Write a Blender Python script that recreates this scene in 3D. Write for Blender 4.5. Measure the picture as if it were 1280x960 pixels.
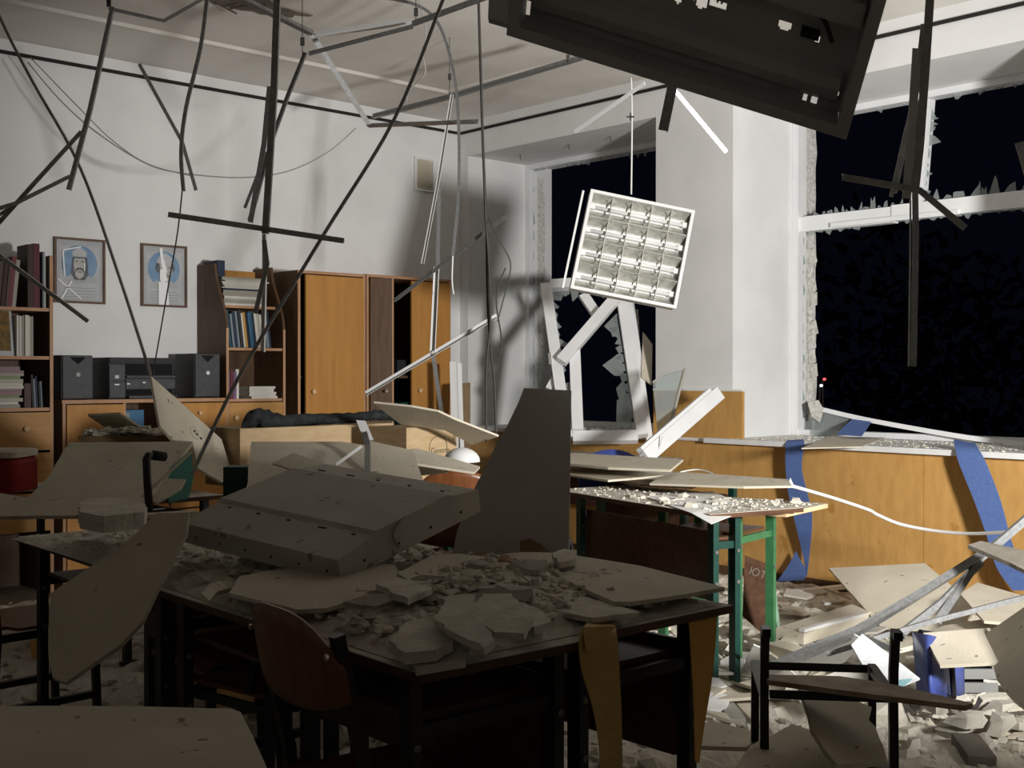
import bpy, bmesh, math, random
import numpy as np
from mathutils import Vector, Matrix, noise
random.seed(7)
for o in list(bpy.data.objects): bpy.data.objects.remove(o)
scn = bpy.context.scene
COL = scn.collection

# ------------------------------------------------------------------ camera
F = 1487.0; HC = 1.31                      # focal length in pixels of a 1280 x 960 frame, lens height
YAW = math.radians(42.6); PITCH = math.radians(0.46)
cam = bpy.data.cameras.new('camera'); camo = bpy.data.objects.new('camera', cam); COL.objects.link(camo)
camo.location = (0, 0, HC); camo.rotation_euler = (math.pi/2 - PITCH, 0, -YAW)
cam.sensor_width = 36; cam.lens = 36*F/1280; cam.clip_start = 0.02
scn.camera = camo
# ------------------------------------------------------------------ world, lamp, exposure
w = bpy.data.worlds.new('night'); scn.world = w; w.use_nodes = True
w.node_tree.nodes['Background'].inputs[0].default_value = (0.10, 0.13, 0.30, 1)
w.node_tree.nodes['Background'].inputs[1].default_value = 0.012
lamp = bpy.data.lights.new('torch_right_offscreen', 'SPOT'); lampo = bpy.data.objects.new('torch_right_offscreen', lamp); COL.objects.link(lampo)
lampo.location = (3.40, -0.14, 1.42)
lamp.energy = 1120; lamp.color = (1.0, 0.985, 0.955); lamp.shadow_soft_size = 0.2
lamp.spot_size = math.radians(80); lamp.spot_blend = 0.75
tgt = Vector((6.45, 6.3, 1.75))
lampo.rotation_euler = (tgt - lampo.location).to_track_quat('-Z', 'Y').to_euler()
vs = scn.view_settings
vs.view_transform = 'Standard'; vs.look = 'None'; vs.exposure = 0.0; vs.gamma = 1.0; vs.use_curve_mapping = False

# ------------------------------------------------------------------ geometry helpers
FH = Vector((math.sin(YAW), math.cos(YAW), 0)); RT = Vector((math.cos(YAW), -math.sin(YAW), 0)); UP0 = Vector((0, 0, 1))
FW = FH*math.cos(PITCH) - UP0*math.sin(PITCH); UPC = UP0*math.cos(PITCH) + FH*math.sin(PITCH)
CAM = Vector((0, 0, HC))
DR, DB, CEIL = 6.34, 7.53, 3.38
def ray(px, py): return FW + RT*((px-640)/F) + UPC*((480-py)/F)
def V(px, py, d): return CAM + ray(px, py)*d
def PZ(px, py, z): r = ray(px, py); return CAM + r*((z-HC)/r.z)
def PX(px, py, x): r = ray(px, py); return CAM + r*(x/r.x)
def PY(px, py, y): r = ray(px, py); return CAM + r*(y/r.y)
OFF = {}
class MB:
    def __init__(s): s.v = []; s.f = []; s.m = []; s.mi = 0
    def add(s, vs, fs):
        n = len(s.v); s.v += [Vector(p) for p in vs]
        for f in fs: s.f.append([i+n for i in f]); s.m.append(s.mi)
        return s
    def cbox(s, c, a, b, d):                     # corner and three edge vectors
        c, a, b, d = Vector(c), Vector(a), Vector(b), Vector(d)
        if a.cross(b).dot(d) < 0: a, b = b, a
        p = [c, c+a, c+a+b, c+b, c+d, c+a+d, c+a+b+d, c+b+d]
        return s.add(p, [(3,2,1,0),(4,5,6,7),(0,1,5,4),(1,2,6,5),(2,3,7,6),(3,0,4,7)])
    def box(s, x0, x1, y0, y1, z0, z1): return s.cbox((x0,y0,z0),(x1-x0,0,0),(0,y1-y0,0),(0,0,z1-z0))
    def bar(s, p, q, wd, th, up=(0,0,1)):        # rectangular bar from p to q
        p, q = Vector(p), Vector(q); t = (q-p).normalized(); u = Vector(up)
        sd = t.cross(u)
        if sd.length < 1e-3: sd = t.cross(Vector((1,0,0)))
        sd.normalize(); n = sd.cross(t).normalized()
        return s.cbox(p - sd*wd/2 - n*th/2, sd*wd, n*th, q-p)
    def sweep(s, pts, prof, face=None):          # closed 2D profile swept on a polyline
        pts = [Vector(p) for p in pts]; n = len(prof); base = len(s.v); fs = []; vs_ = []
        face = Vector(face) if face is not None else -FW
        for i, p in enumerate(pts):
            t = (pts[min(i+1, len(pts)-1)] - pts[max(i-1, 0)]).normalized()
            sd = t.cross(face)
            if sd.length < 1e-3: sd = t.cross(Vector((0.3,0.2,1)))
            sd.normalize(); nn = sd.cross(t).normalized()
            for a, b in prof: vs_.append(p + sd*a + nn*b)
        for i in range(len(pts)-1):
            for k in range(n):
                k2 = (k+1) % n
                fs.append((i*n+k, i*n+k2, (i+1)*n+k2, (i+1)*n+k))
        fs.append(tuple(range(n))[::-1]); fs.append(tuple((len(pts)-1)*n+k for k in range(n)))
        return s.add(vs_, fs)
    def tube(s, pts, r, n=7):
        return s.sweep(pts, [(r*math.cos(2*math.pi*k/n), r*math.sin(2*math.pi*k/n)) for k in range(n)])
    def prism(s, poly, ext):                     # polygon in 3D and an extrusion vector
        poly = [Vector(p) for p in poly]; ext = Vector(ext); n = len(poly)
        nrm = Vector((0,0,0))
        for i in range(n): nrm += poly[i].cross(poly[(i+1) % n])
        if nrm.dot(ext) > 0: poly = poly[::-1]
        fs = [tuple(range(n)), tuple(range(2*n-1, n-1, -1))] + [(i, i+n, (i+1) % n + n, (i+1) % n) for i in range(n)]
        return s.add(poly + [p+ext for p in poly], fs)
    def disc(s, c, r, ax, th, n=16):
        c, ax = Vector(c), Vector(ax).normalized(); u = ax.orthogonal().normalized(); v = ax.cross(u)
        return s.prism([c + u*r*math.cos(2*math.pi*k/n) + v*r*math.sin(2*math.pi*k/n) for k in range(n)], ax*th)
    def strip(s, L, R, th):                      # ribbon between two polylines, with thickness
        L = [Vector(p) for p in L]; R = [Vector(p) for p in R]; n = len(L); vs_ = []
        for i in range(n):
            t = L[min(i+1, n-1)] - L[max(i-1, 0)]
            nn = (R[i]-L[i]).cross(t); nn = nn.normalized() if nn.length > 1e-9 else Vector((0,0,1))
            if nn.dot(L[i]-CAM) < 0: nn = -nn
            vs_ += [L[i], R[i], R[i]+nn*th, L[i]+nn*th]
        fs = [(3,2,1,0), tuple(4*(n-1)+k for k in range(4))]
        for i in range(n-1):
            for k in range(4): fs.append((4*i+k, 4*i+(k+1) % 4, 4*i+4+(k+1) % 4, 4*i+4+k))
        return s.add(vs_, fs)
    def build(s, name, mats, parent=None, smooth=False, origin=None):
        if parent is not None: off = OFF[parent.name]
        elif origin is not None: off = Vector(origin)
        else:
            off = sum(s.v, Vector())/len(s.v); off.z = min(p.z for p in s.v)
        me = bpy.data.meshes.new(name); me.from_pydata([tuple(p-off) for p in s.v], [], s.f)
        for m in (mats if isinstance(mats, (list, tuple)) else [mats]): me.materials.append(MAT[m])
        for p, mi in zip(me.polygons, s.m): p.material_index = mi; p.use_smooth = smooth
        bm = bmesh.new(); bm.from_mesh(me); bmesh.ops.recalc_face_normals(bm, faces=bm.faces[:]); bm.to_mesh(me); bm.free()
        o = bpy.data.objects.new(name, me); COL.objects.link(o); OFF[o.name] = off
        if parent is not None: o.parent = parent
        else: o.location = off
        return o
def tag(o, label, cat, group=None):
    o['label'] = label; o['category'] = cat
    if group: o['group'] = group
    return o
def thing(name, label, cat, loc=(0,0,0), group=None):
    o = bpy.data.objects.new(name, None); COL.objects.link(o); o.location = loc; OFF[o.name] = Vector(loc)
    o.empty_display_size = 0.05
    return tag(o, label, cat, group)
def struct(name, mb, mats, label=None, smooth=False):
    o = mb.build(name, mats, smooth=smooth, origin=(0,0,0)); o['kind'] = 'structure'
    if label: o['label'] = label
    return o
def dup(root, loc=None, rot=None, label=None, group=None):
    r = root.copy(); COL.objects.link(r); OFF[r.name] = OFF[root.name]
    if loc is not None: r.location = loc
    if rot is not None: r.rotation_euler = rot
    if label: r['label'] = label
    if group: r['group'] = group
    for ch in root.children:
        c = ch.copy(); COL.objects.link(c); c.parent = r
        for g in ch.children:
            e = g.copy(); COL.objects.link(e); e.parent = c
    return r
def plane_fit(P):
    A = np.array([tuple(p) for p in P]); c = A.mean(0); n = np.linalg.svd(A-c)[2][2]
    return Vector(c), Vector(n)
def hit(px, py, c, n): r = ray(px, py); return CAM + r*((c-CAM).dot(n)/r.dot(n))
def ragged(poly, amp, step, rnd):
    out = []; n = len(poly)
    for i in range(n):
        p, q = poly[i], poly[(i+1) % n]; L = (q-p).length; k = max(1, int(L/step))
        out.append(p)
        for j in range(1, k):
            u = p.lerp(q, (j + rnd.uniform(-.3, .3))/k)
            d = Vector((rnd.gauss(0, amp), rnd.gauss(0, amp), rnd.gauss(0, amp)))
            out.append(u + d)
    return out
def plane_of(refs): return plane_fit([V(*r) for r in refs])
def board_mb(px, refs, th, rag=0.0, seed=1, mb=None, step=.05):
    c, n = plane_of(refs)
    poly = [hit(a, b, c, n) for a, b in px]
    if rag:
        poly = ragged(poly, rag, step, random.Random(seed)); poly = [p - n*((p-c).dot(n)) for p in poly]
    if n.dot(c-CAM) < 0: n = -n
    return (mb or MB()).prism(poly, n*th)
def board(name, label, cat, px, refs, th, mat, rag=0.0, seed=1, group=None, parent=None, step=.05):
    o = board_mb(px, refs, th, rag, seed, None, step).build(name, mat, parent)
    return tag(o, label, cat, group) if parent is None else o
def zr(px, py, z):                               # a reference (px, py, depth) for a point at height z
    p = PZ(px, py, z); return (px, py, (p-CAM).dot(FW))

# ------------------------------------------------------------------ materials
MAT = {}
def mat(name, c1, c2=None, rough=.7, scale=8, detail=4, metal=0, bump=0, bscale=60, stretch=None, spec=.3, fac=(.35,.65), extra=None):
    m = bpy.data.materials.new(name); m.use_nodes = True; nt = m.node_tree; b = nt.nodes['Principled BSDF']
    b.inputs['Roughness'].default_value = rough; b.inputs['Metallic'].default_value = metal
    b.inputs['Specular IOR Level'].default_value = spec
    b.inputs['Base Color'].default_value = (*c1, 1)
    tc = nt.nodes.new('ShaderNodeTexCoord'); src = tc.outputs['Object']
    if stretch:
        mp = nt.nodes.new('ShaderNodeMapping'); mp.inputs['Scale'].default_value = stretch
        nt.links.new(src, mp.inputs[0]); src = mp.outputs[0]
    if c2 is not None:
        n = nt.nodes.new('ShaderNodeTexNoise'); n.inputs['Scale'].default_value = scale; n.inputs['Detail'].default_value = detail
        nt.links.new(src, n.inputs['Vector'])
        r = nt.nodes.new('ShaderNodeValToRGB'); r.color_ramp.elements[0].position = fac[0]; r.color_ramp.elements[1].position = fac[1]
        r.color_ramp.elements[0].color = (*c1, 1); r.color_ramp.elements[1].color = (*c2, 1)
        nt.links.new(n.outputs['Fac'], r.inputs[0]); nt.links.new(r.outputs[0], b.inputs['Base Color'])
        if extra:                                 # dark or pale specks with a shape of their own
            ec, es, et = extra
            v = nt.nodes.new('ShaderNodeTexNoise'); v.inputs['Scale'].default_value = es; v.inputs['Detail'].default_value = 2
            nt.links.new(tc.outputs['Object'], v.inputs['Vector'])
            rr = nt.nodes.new('ShaderNodeValToRGB'); rr.color_ramp.elements[0].position = et; rr.color_ramp.elements[1].position = et+.04
            nt.links.new(v.outputs['Fac'], rr.inputs[0])
            mx = nt.nodes.new('ShaderNodeMixRGB'); mx.inputs[2].default_value = (*ec, 1)
            nt.links.new(rr.outputs[0], mx.inputs[0]); nt.links.new(r.outputs[0], mx.inputs[1]); nt.links.new(mx.outputs[0], b.inputs['Base Color'])
    if bump:
        n2 = nt.nodes.new('ShaderNodeTexNoise'); n2.inputs['Scale'].default_value = bscale; n2.inputs['Detail'].default_value = 3
        nt.links.new(src, n2.inputs['Vector'])
        bp = nt.nodes.new('ShaderNodeBump'); bp.inputs['Strength'].default_value = bump; bp.inputs['Distance'].default_value = .01
        nt.links.new(n2.outputs['Fac'], bp.inputs['Height']); nt.links.new(bp.outputs[0], b.inputs['Normal'])
    MAT[name] = m; return m
mat('wall', (.74,.74,.73), (.80,.80,.79), .85, 3, 3, bump=.08, bscale=30)
mat('ceil', (.70,.66,.61), (.80,.77,.72), .9, 1.6, 4, bump=.1, bscale=25)
mat('floor', (.20,.15,.10), (.30,.25,.19), .7, 6, 5, bump=.2)
mat('gap', (.02,.018,.016), None, .8)
mat('pvc', (.80,.81,.82), (.86,.86,.86), .35, 6, 2, spec=.5)
mat('foam', (.50,.48,.44), (.75,.73,.68), .9, 40, 4, bump=.8, bscale=60)
mat('panel', (.50,.275,.085), (.57,.325,.105), .45, 3, 4, stretch=(9,9,2.5), extra=((.44,.22,.06), 9, .68))
mat('sill', (.70,.70,.69), (.78,.78,.76), .5, 8, 3)
mat('wood', (.43,.20,.05), (.49,.24,.065), .42, 3, 5, stretch=(9,9,.8), bump=.02)
mat('wood_edge', (.42,.23,.12), (.50,.29,.17), .5, 6, 3)
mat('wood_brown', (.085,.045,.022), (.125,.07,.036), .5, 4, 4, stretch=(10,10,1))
mat('wood_drawer', (.42,.22,.07), (.50,.27,.09), .45, 3, 4, stretch=(1,9,9))
mat('black_plastic', (.016,.017,.019), (.026,.027,.03), .5, 40, 2)
mat('grey_plastic', (.055,.057,.063), (.07,.072,.078), .45, 30, 2)
mat('dark_void', (.008,.008,.01), None, .9)
mat('chrome', (.75,.75,.75), None, .2, metal=1)
mat('galv', (.30,.305,.305), (.40,.405,.405), .36, 60, 3, metal=.8)
mat('bar_white', (.78,.78,.77), None, .4)
mat('bar_dark', (.14,.135,.12), (.19,.18,.16), .42, 30, 2, metal=.4)
mat('cable_dark', (.05,.047,.043), None, .6)
mat('cable_grey', (.40,.39,.37), None, .6)
mat('cable_white', (.78,.77,.74), None, .5)
mat('tile', (.57,.515,.405), (.65,.59,.48), .9, 5, 5, bump=.12, bscale=90, extra=((.25,.21,.15), 22, .70))
mat('tile_grey', (.50,.48,.43), (.53,.51,.46), .9, 60, 3, bump=.05, bscale=200)
mat('tile_dark', (.13,.115,.09), (.19,.17,.14), .85, 9, 4, bump=.2)
mat('plaster', (.56,.52,.435), (.69,.65,.56), .92, 14, 5, bump=.5, bscale=50)
mat('brick_bit', (.30,.16,.09), (.40,.26,.17), .9, 14, 4, bump=.3)
mat('desk_dusty', (.50,.46,.39), (.64,.60,.52), .85, 18, 5, bump=.3, bscale=80, extra=((.40,.34,.26), 16, .66))
mat('desk_brown', (.065,.03,.017), (.10,.05,.028), .4, 4, 4, stretch=(1,8,8))
mat('edge_wood', (.60,.40,.22), (.68,.48,.28), .6, 10, 3)
mat('metal_black', (.012,.012,.014), None, .38, metal=.2, spec=.5)
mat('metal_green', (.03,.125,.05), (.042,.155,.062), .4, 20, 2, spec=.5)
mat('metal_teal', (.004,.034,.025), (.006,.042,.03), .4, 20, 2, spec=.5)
mat('ply', (.16,.055,.018), (.22,.08,.028), .35, 5, 4, stretch=(8,1,1), spec=.5)
mat('ply_dusty', (.28,.20,.13), (.45,.38,.29), .7, 9, 4)
mat('white_metal', (.80,.80,.79), None, .45)
mat('steel_grey', (.36,.34,.295), (.43,.405,.355), .55, 12, 4, extra=((.20,.18,.15), 14, .70))
mat('lamp_back', (.44,.41,.345), (.51,.475,.40), .6, 7, 5, extra=((.24,.215,.17), 18, .69))
mat('steel_dark', (.20,.20,.195), (.23,.23,.22), .5, 6, 3, metal=.1)
mat('housing_grey', (.48,.48,.46), (.53,.53,.505), .5, 6, 3)
mat('reflector', (.50,.50,.455), (.64,.64,.585), .42, 30, 2, metal=.6)
mat('tube_white', (.74,.74,.72), None, .3, spec=.5)
mat('blue_cloth', (.085,.14,.34), (.10,.165,.39), .8, 60, 3, extra=((.30,.38,.60), 70, .74))
mat('blue_plastic', (.05,.075,.28), (.06,.09,.33), .45, 12, 2)
mat('yellow_paper', (.50,.32,.11), (.56,.37,.14), .75, 10, 3, bump=.05)
mat('orange_paper', (.62,.33,.07), (.68,.38,.10), .7, 10, 3)
mat('card', (.44,.31,.17), (.50,.37,.22), .85, 10, 4, stretch=(1,1,4))
mat('card_dark', (.20,.135,.07), (.24,.165,.09), .85, 10, 4)
mat('green_board', (.012,.16,.115), (.016,.19,.14), .5, 8, 2)
mat('green_dark', (.006,.055,.045), None, .5)
mat('red_cloth', (.24,.012,.011), (.29,.016,.014), .7, 12, 3)
mat('black_cloth', (.007,.009,.009), (.022,.028,.028), .75, 25, 4, bump=.6, bscale=30)
mat('paper', (.78,.77,.74), (.84,.83,.80), .8, 20, 3)
mat('pages', (.70,.67,.58), (.78,.75,.66), .9, 120, 2, stretch=(1,1,8))
mat('print_grey', (.46,.47,.49), (.54,.55,.56), .5, 10, 3)
mat('print_blue', (.15,.30,.50), (.24,.40,.58), .5, 12, 4)
mat('print_skin', (.52,.50,.47), (.60,.58,.55), .5, 20, 3)
mat('print_dark', (.07,.085,.11), (.12,.135,.16), .5, 30, 3)
mat('print_pale', (.52,.55,.58), (.60,.61,.63), .5, 10, 3)
mat('print_line', (.30,.31,.32), None, .6)
mat('print_autumn', (.30,.15,.03), (.10,.075,.03), .6, 25, 4)
mat('frame_wood', (.11,.06,.04), (.15,.085,.055), .5, 8, 3)
mat('tape', (.88,.89,.90), None, .4)
mat('foliage', (.03,.05,.02), (.045,.07,.03), .9, 6, 3)
mat('bark', (.06,.05,.04), None, .9)
mat('ink', (.10,.085,.05), None, .8)
mat('chalk', (.17,.15,.13), None, .9)
mat('rubber', (.02,.02,.02), None, .8)
mat('bag', (.70,.72,.74), (.80,.81,.82), .35, 12, 3, bump=.5, bscale=18)
mat('cyan_bag', (.30,.55,.62), None, .4)
mat('shard_dust', (.55,.57,.58), None, .3)
for i, c in enumerate([(.02,.08,.12),(.03,.10,.16),(.02,.03,.06),(.20,.24,.27),(.05,.15,.28),(.45,.42,.36),(.55,.30,.06),(.60,.57,.50),
                       (.10,.02,.03),(.16,.04,.05),(.05,.025,.02),(.30,.20,.22),(.18,.10,.20),(.35,.33,.28),(.09,.06,.05),(.25,.30,.14),(.65,.63,.58),(.03,.03,.035)]):
    mat('cover%d' % i, c, None, .55)
def glassmat(name, tint, mixf, rough=.08):
    m = bpy.data.materials.new(name); m.use_nodes = True; nt = m.node_tree; nt.nodes.clear()
    out = nt.nodes.new('ShaderNodeOutputMaterial'); mx = nt.nodes.new('ShaderNodeMixShader'); tr = nt.nodes.new('ShaderNodeBsdfTransparent')
    pr = nt.nodes.new('ShaderNodeBsdfPrincipled'); pr.inputs['Base Color'].default_value = (*tint, 1); pr.inputs['Roughness'].default_value = rough
    tr.inputs[0].default_value = (.85,.9,.88,1) if mixf > .2 else (.98,.98,.98,1)
    mx.inputs[0].default_value = mixf
    nt.links.new(tr.outputs[0], mx.inputs[1]); nt.links.new(pr.outputs[0], mx.inputs[2]); nt.links.new(mx.outputs[0], out.inputs[0]); MAT[name] = m
glassmat('glass', (.45,.48,.48), .38)
glassmat('picture_glass', (.5,.5,.5), .05, .03)
def emit(name, c, s):
    m = bpy.data.materials.new(name); m.use_nodes = True; b = m.node_tree.nodes['Principled BSDF']
    b.inputs['Emission Color'].default_value = (*c, 1); b.inputs['Emission Strength'].default_value = s; b.inputs['Base Color'].default_value = (*c, 1); MAT[name] = m
emit('lamp_white', (.9,.95,1), 1.2); emit('lamp_red', (1,.12,.15), 1.0)

# ------------------------------------------------------------------ the room
X0, Y0, XO = -0.6, -1.6, 7.30
W1 = (5.417, 7.427); W2 = (2.76, 4.759); SILL, HEAD = 0.86, 3.10
struct('floor', MB().box(X0, XO, Y0, DB, -.1, 0), 'floor', 'dusty brown wooden classroom floor under the debris')
cl = struct('ceiling', MB().box(X0, XO, Y0, DB, CEIL, CEIL+.1), 'ceil', 'stained plaster ceiling left bare by the fallen tiles')
struct('wall_back', MB().box(X0, XO, DB, DB+.15, -.1, CEIL+.1), 'wall', 'white plaster wall behind the cabinets and portraits')
struct('wall_left', MB().box(X0-.15, X0, Y0, DB, -.1, CEIL+.1), 'wall')
struct('wall_front', MB().box(X0-.15, XO, Y0-.15, Y0, -.1, CEIL+.1), 'wall')
m = MB()
m.box(DR, XO, W1[1], DB, 0, CEIL); m.box(DR, XO, W1[0], W1[1], 0, SILL); m.box(DR, XO, W1[0], W1[1], HEAD, CEIL)
m.box(DR, XO, W2[1], W1[0], 0, CEIL); m.box(DR, XO, W2[0], W2[1], 0, SILL); m.box(DR, XO, W2[0], W2[1], HEAD, CEIL)
m.box(DR, XO, Y0, W2[0], 0, CEIL)
wr = struct('wall_right', m, 'wall', 'white plaster wall with two deep blown-out windows')
# ceiling plaster joints, perimeter gap line of the lost suspended ceiling
m = MB(); m.sweep([(X0, 6.74, CEIL), (5.55, 6.74, CEIL)], [(-.03, .0), (-.012, .018), (.012, .018), (.03, .0)], face=(0,0,-1))
m.sweep([(5.55, 6.74, CEIL), (5.62, 0, CEIL)], [(-.02, .0), (-.01, .012), (.01, .012), (.02, .0)], face=(0,0,-1))
struct('trim_1', m, 'ceil', 'raised plaster joint running along the ceiling')
struct('trim_2', MB().box(X0, DR, DB-.012, DB, 3.285, 3.307), 'gap', 'black perimeter line of the lost suspended ceiling on back wall')
struct('trim_3', MB().box(DR-.012, DR, Y0, DB-.012, 3.285, 3.305), 'gap', 'black perimeter line of the lost suspended ceiling above windows')
rnd = random.Random(3)
hc = PZ(300, 1, CEIL); m = MB()
poly = [hc + Vector((.42*(1+rnd.uniform(-.3,.25))*math.cos(a), .13*(1+rnd.uniform(-.35,.3))*math.sin(a), -.004)) for a in [k*math.pi/11 for k in range(22)]]
m.prism(poly, (0,0,-.006)); hole = m.build('broken_plaster_patch', 'tile_dark', origin=hc)
tag(hole, 'dark patch of torn plaster and lath on the ceiling', 'ceiling damage')
for k in range(9):
    a = hc + Vector((rnd.uniform(-.33,.33), rnd.uniform(-.1,.1), -.015))
    MB().bar(a, a+Vector((rnd.uniform(-.14,.14), rnd.uniform(-.05,.05), -rnd.uniform(.005,.035))), .012, .004).build('lath', 'wood_brown', hole)
# wainscot panels, skirting, sills
yy = [Y0, -.35, .9, 2.15, 3.40, 4.66]
panels = thing('wainscot', 'orange wood-grain laminate panelling below the window sills', 'wall panelling', (DR, 3.5, 0))
for a, b in zip(yy[:-1], yy[1:]): MB().box(DR-.025, DR-.001, a+.0015, b-.0015, .055, SILL-.004).build('panel', 'panel', panels)
MB().box(DR-.025, DR-.001, 4.663, W1[0], .055, 1.20).build('panel', 'panel', panels)
MB().box(DR-.03, DR-.001, 4.663, W1[0], 1.20, 1.212).build('top_trim', 'bar_white', panels)
for a, b in ((5.42, 6.5), (6.503, 7.5)): MB().box(DR-.025, DR-.001, a, b, .055, SILL-.004).build('panel', 'panel', panels)
struct('baseboard_right', MB().box(DR-.035, DR-.001, Y0, DB-.01, 0, .054), 'wood_brown', 'dark brown skirting board under the panelling')
sl = struct('window_sill', MB().box(DR-.10, 7.0, W2[0]-.12, 4.92-.165, SILL, SILL+.032).box(DR-.10, DR-.028, 4.755, 4.92, SILL, SILL+.032), 'sill', 'white window sill covered in grit')
sl.name = 'trim_4'
struct('trim_5', MB().box(DR-.06, 7.0, W1[0]+.003, W1[1]-.003, SILL, SILL+.03), 'sill', 'white sill of the window behind the fallen sash')
m = MB(); m.tube([(DR-.045, 4.935, .875), (DR-.045, 6.0, .875)], .012); tag(m.build('heating_pipe', 'cable_white'), 'thin white pipe running along the panelling beside the sill', 'pipe')

# windows: PVC frames left in the wall, torn foam, glass splinters
def shards(parent, p, q, inward, n, smax, rnd, mat_='glass'):
    p, q, inward = Vector(p), Vector(q), Vector(inward); t = (q-p).normalized(); nrm = t.cross(inward).normalized()
    L = (q-p).length; pos = 0; cnt = 0
    while pos < L and cnt < n:
        wd = L/n*rnd.uniform(.6, 1.5); h = smax*rnd.choice([.2,.3,.4,.55,.8,1])*rnd.uniform(.6,1)
        a = p + t*pos; b = p + t*min(L, pos+wd)
        pts = [a-inward*.01, b-inward*.01]
        k = rnd.choice([1,2,2,3]); us = sorted([rnd.uniform(.05,.95) for _ in range(k)], reverse=True)
        for u in us: pts.append(a.lerp(b, u) + inward*h*rnd.uniform(.45,1))
        MB().prism([x + nrm*rnd.uniform(-.004,.004)*0 for x in pts], nrm*.005).build('glass_shard', mat_, parent)
        pos += wd*rnd.uniform(.9, 1.3); cnt += 1
rnd = random.Random(11)
def win_frame(name, label, y0, y1, xf, trans, mull):
    o = thing(name, label, 'window', (xf, (y0+y1)/2, SILL)); del o['category']; o['kind'] = 'structure'
    fw = .075
    MB().box(xf-.10, xf, y1-.05, y1-.002, SILL+.03, HEAD-.002).build('frame_jamb', 'pvc', o)
    MB().box(xf-.10, xf, y0+.002, y0+.05, SILL+.03, HEAD-.002).build('frame_jamb', 'pvc', o)
    MB().box(xf-.10, xf, y0+.05, y1-.05, HEAD-.045, HEAD-.002).build('frame_head', 'pvc', o)
    return o
XF = 7.11
wn2 = win_frame('window_2', 'wide white plastic window frame with all panes blown out', W2[0], W2[1], XF, None, None)
MB().box(XF-.085, XF, W2[0]+.05, 4.713-.7, 2.305, 2.405).build('transom', 'pvc', wn2)
MB().box(XF-.075, XF+.004, 4.013, 4.713, 2.295, 2.398).build('transom', 'pvc', wn2)
MB().box(XF-.105, XF-.083, 3.55, 4.45, 2.30, 2.33).build('glazing_bead', 'pvc', wn2)
c0 = Vector((XF-.04, 3.79, HEAD-.045)); c1 = Vector((XF-.04, 3.845, 2.40)); MB().bar(c0, c1, .075, .07, (1,0,0)).build('mullion', 'pvc', wn2)
MB().box(XF-.09, XF, W2[0]+.05, 4.709, SILL+.033, SILL+.07).build('frame_foot', 'pvc', wn2)
# torn mounting foam outside the jamb
m = MB(); pts = []
zz = [1.0 + k*.11 for k in range(20)]
poly = [Vector((XF+.003, 4.756, zz[0])), Vector((XF+.003, 4.756, zz[-1]))] + [Vector((XF + .14 + rnd.uniform(-.02,.02), 4.756, z)) for z in zz[::-1]]
MB().prism(poly, (0,-.03,0)).build('torn_foam', 'foam', wn2)
for k in range(14):
    z = .98 + .1*k; a = XF + .02 + rnd.uniform(0,.07)
    MB().prism([(a,4.72,z),(a+rnd.uniform(.03,.07),4.71,z+.02),(a+rnd.uniform(.02,.06),4.715,z+.11),(a-.01,4.725,z+.10)], (0,-.012,0)).build('torn_foam', 'foam', wn2)
shards(wn2, (XF-.04, 4.70, 2.405), (XF-.04, 3.95, 2.408), (0,0,1), 17, .10, rnd)
shards(wn2, (XF-.04, 3.83, 2.41), (XF-.04, 3.0, 2.41), (0,0,1), 14, .14, rnd)
shards(wn2, (XF-.04, 4.70, 2.30), (XF-.04, 4.2, 2.30), (0,0,-1), 7, .10, rnd)
shards(wn2, (XF-.04, 3.95, 2.30), (XF-.04, 3.0, 2.305), (0,0,-1), 14, .06, rnd)
shards(wn2, (XF-.04, 4.70, HEAD-.045), (XF-.04, 2.9, HEAD-.045), (0,0,-1), 26, .045, rnd)
shards(wn2, c0+Vector((0,.036,-.05)), c1+Vector((0,.036,0)), (0,1,0), 9, .07, rnd)
shards(wn2, c0+Vector((0,-.036,-.05)), c1+Vector((0,-.036,0)), (0,-1,0), 10, .09, rnd)
shards(wn2, (XF-.04, 4.71, 1.0), (XF-.04, 4.71, 2.28), (0,-1,0), 14, .03, rnd)
wn1 = win_frame('window_1', 'white plastic window frame whose sash fell inwards', W1[0], W1[1], 7.08, None, None)
shards(wn1, (7.03, 7.37, HEAD-.045), (7.03, 5.9, HEAD-.045), (0,0,-1), 20, .07, rnd)
shards(wn1, (7.03, 7.377, 1.0), (7.03, 7.377, 3.0), (0,-1,0), 14, .03, rnd)
MB().box(6.985, 7.075, W1[0]+.05, W1[1]-.05, SILL+.031, SILL+.07).build('frame_foot', 'pvc', wn1)
m = MB(); poly = [(7.083,7.42,1.0),(7.083,7.42,3.0)] + [(7.083+.09+rnd.uniform(-.02,.02), 7.42, 3.0-.1*k) for k in range(21)]
m.prism(poly, (0,-.03,0)).build('torn_foam', 'foam', wn1)
m = MB()
for k, (u, v_) in enumerate([(650,187),(711,175),(763,165)]):
    p = PX(u, v_, 6.6); p.z = HEAD
    m = MB(); m.bar(p, p+Vector((.02,.015,-.035)), .007, .007); tag(m.build('curtain_hook', 'bar_dark'), 'small bent hook in the soffit above the fallen sash', 'hook', 'soffit hooks')

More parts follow.
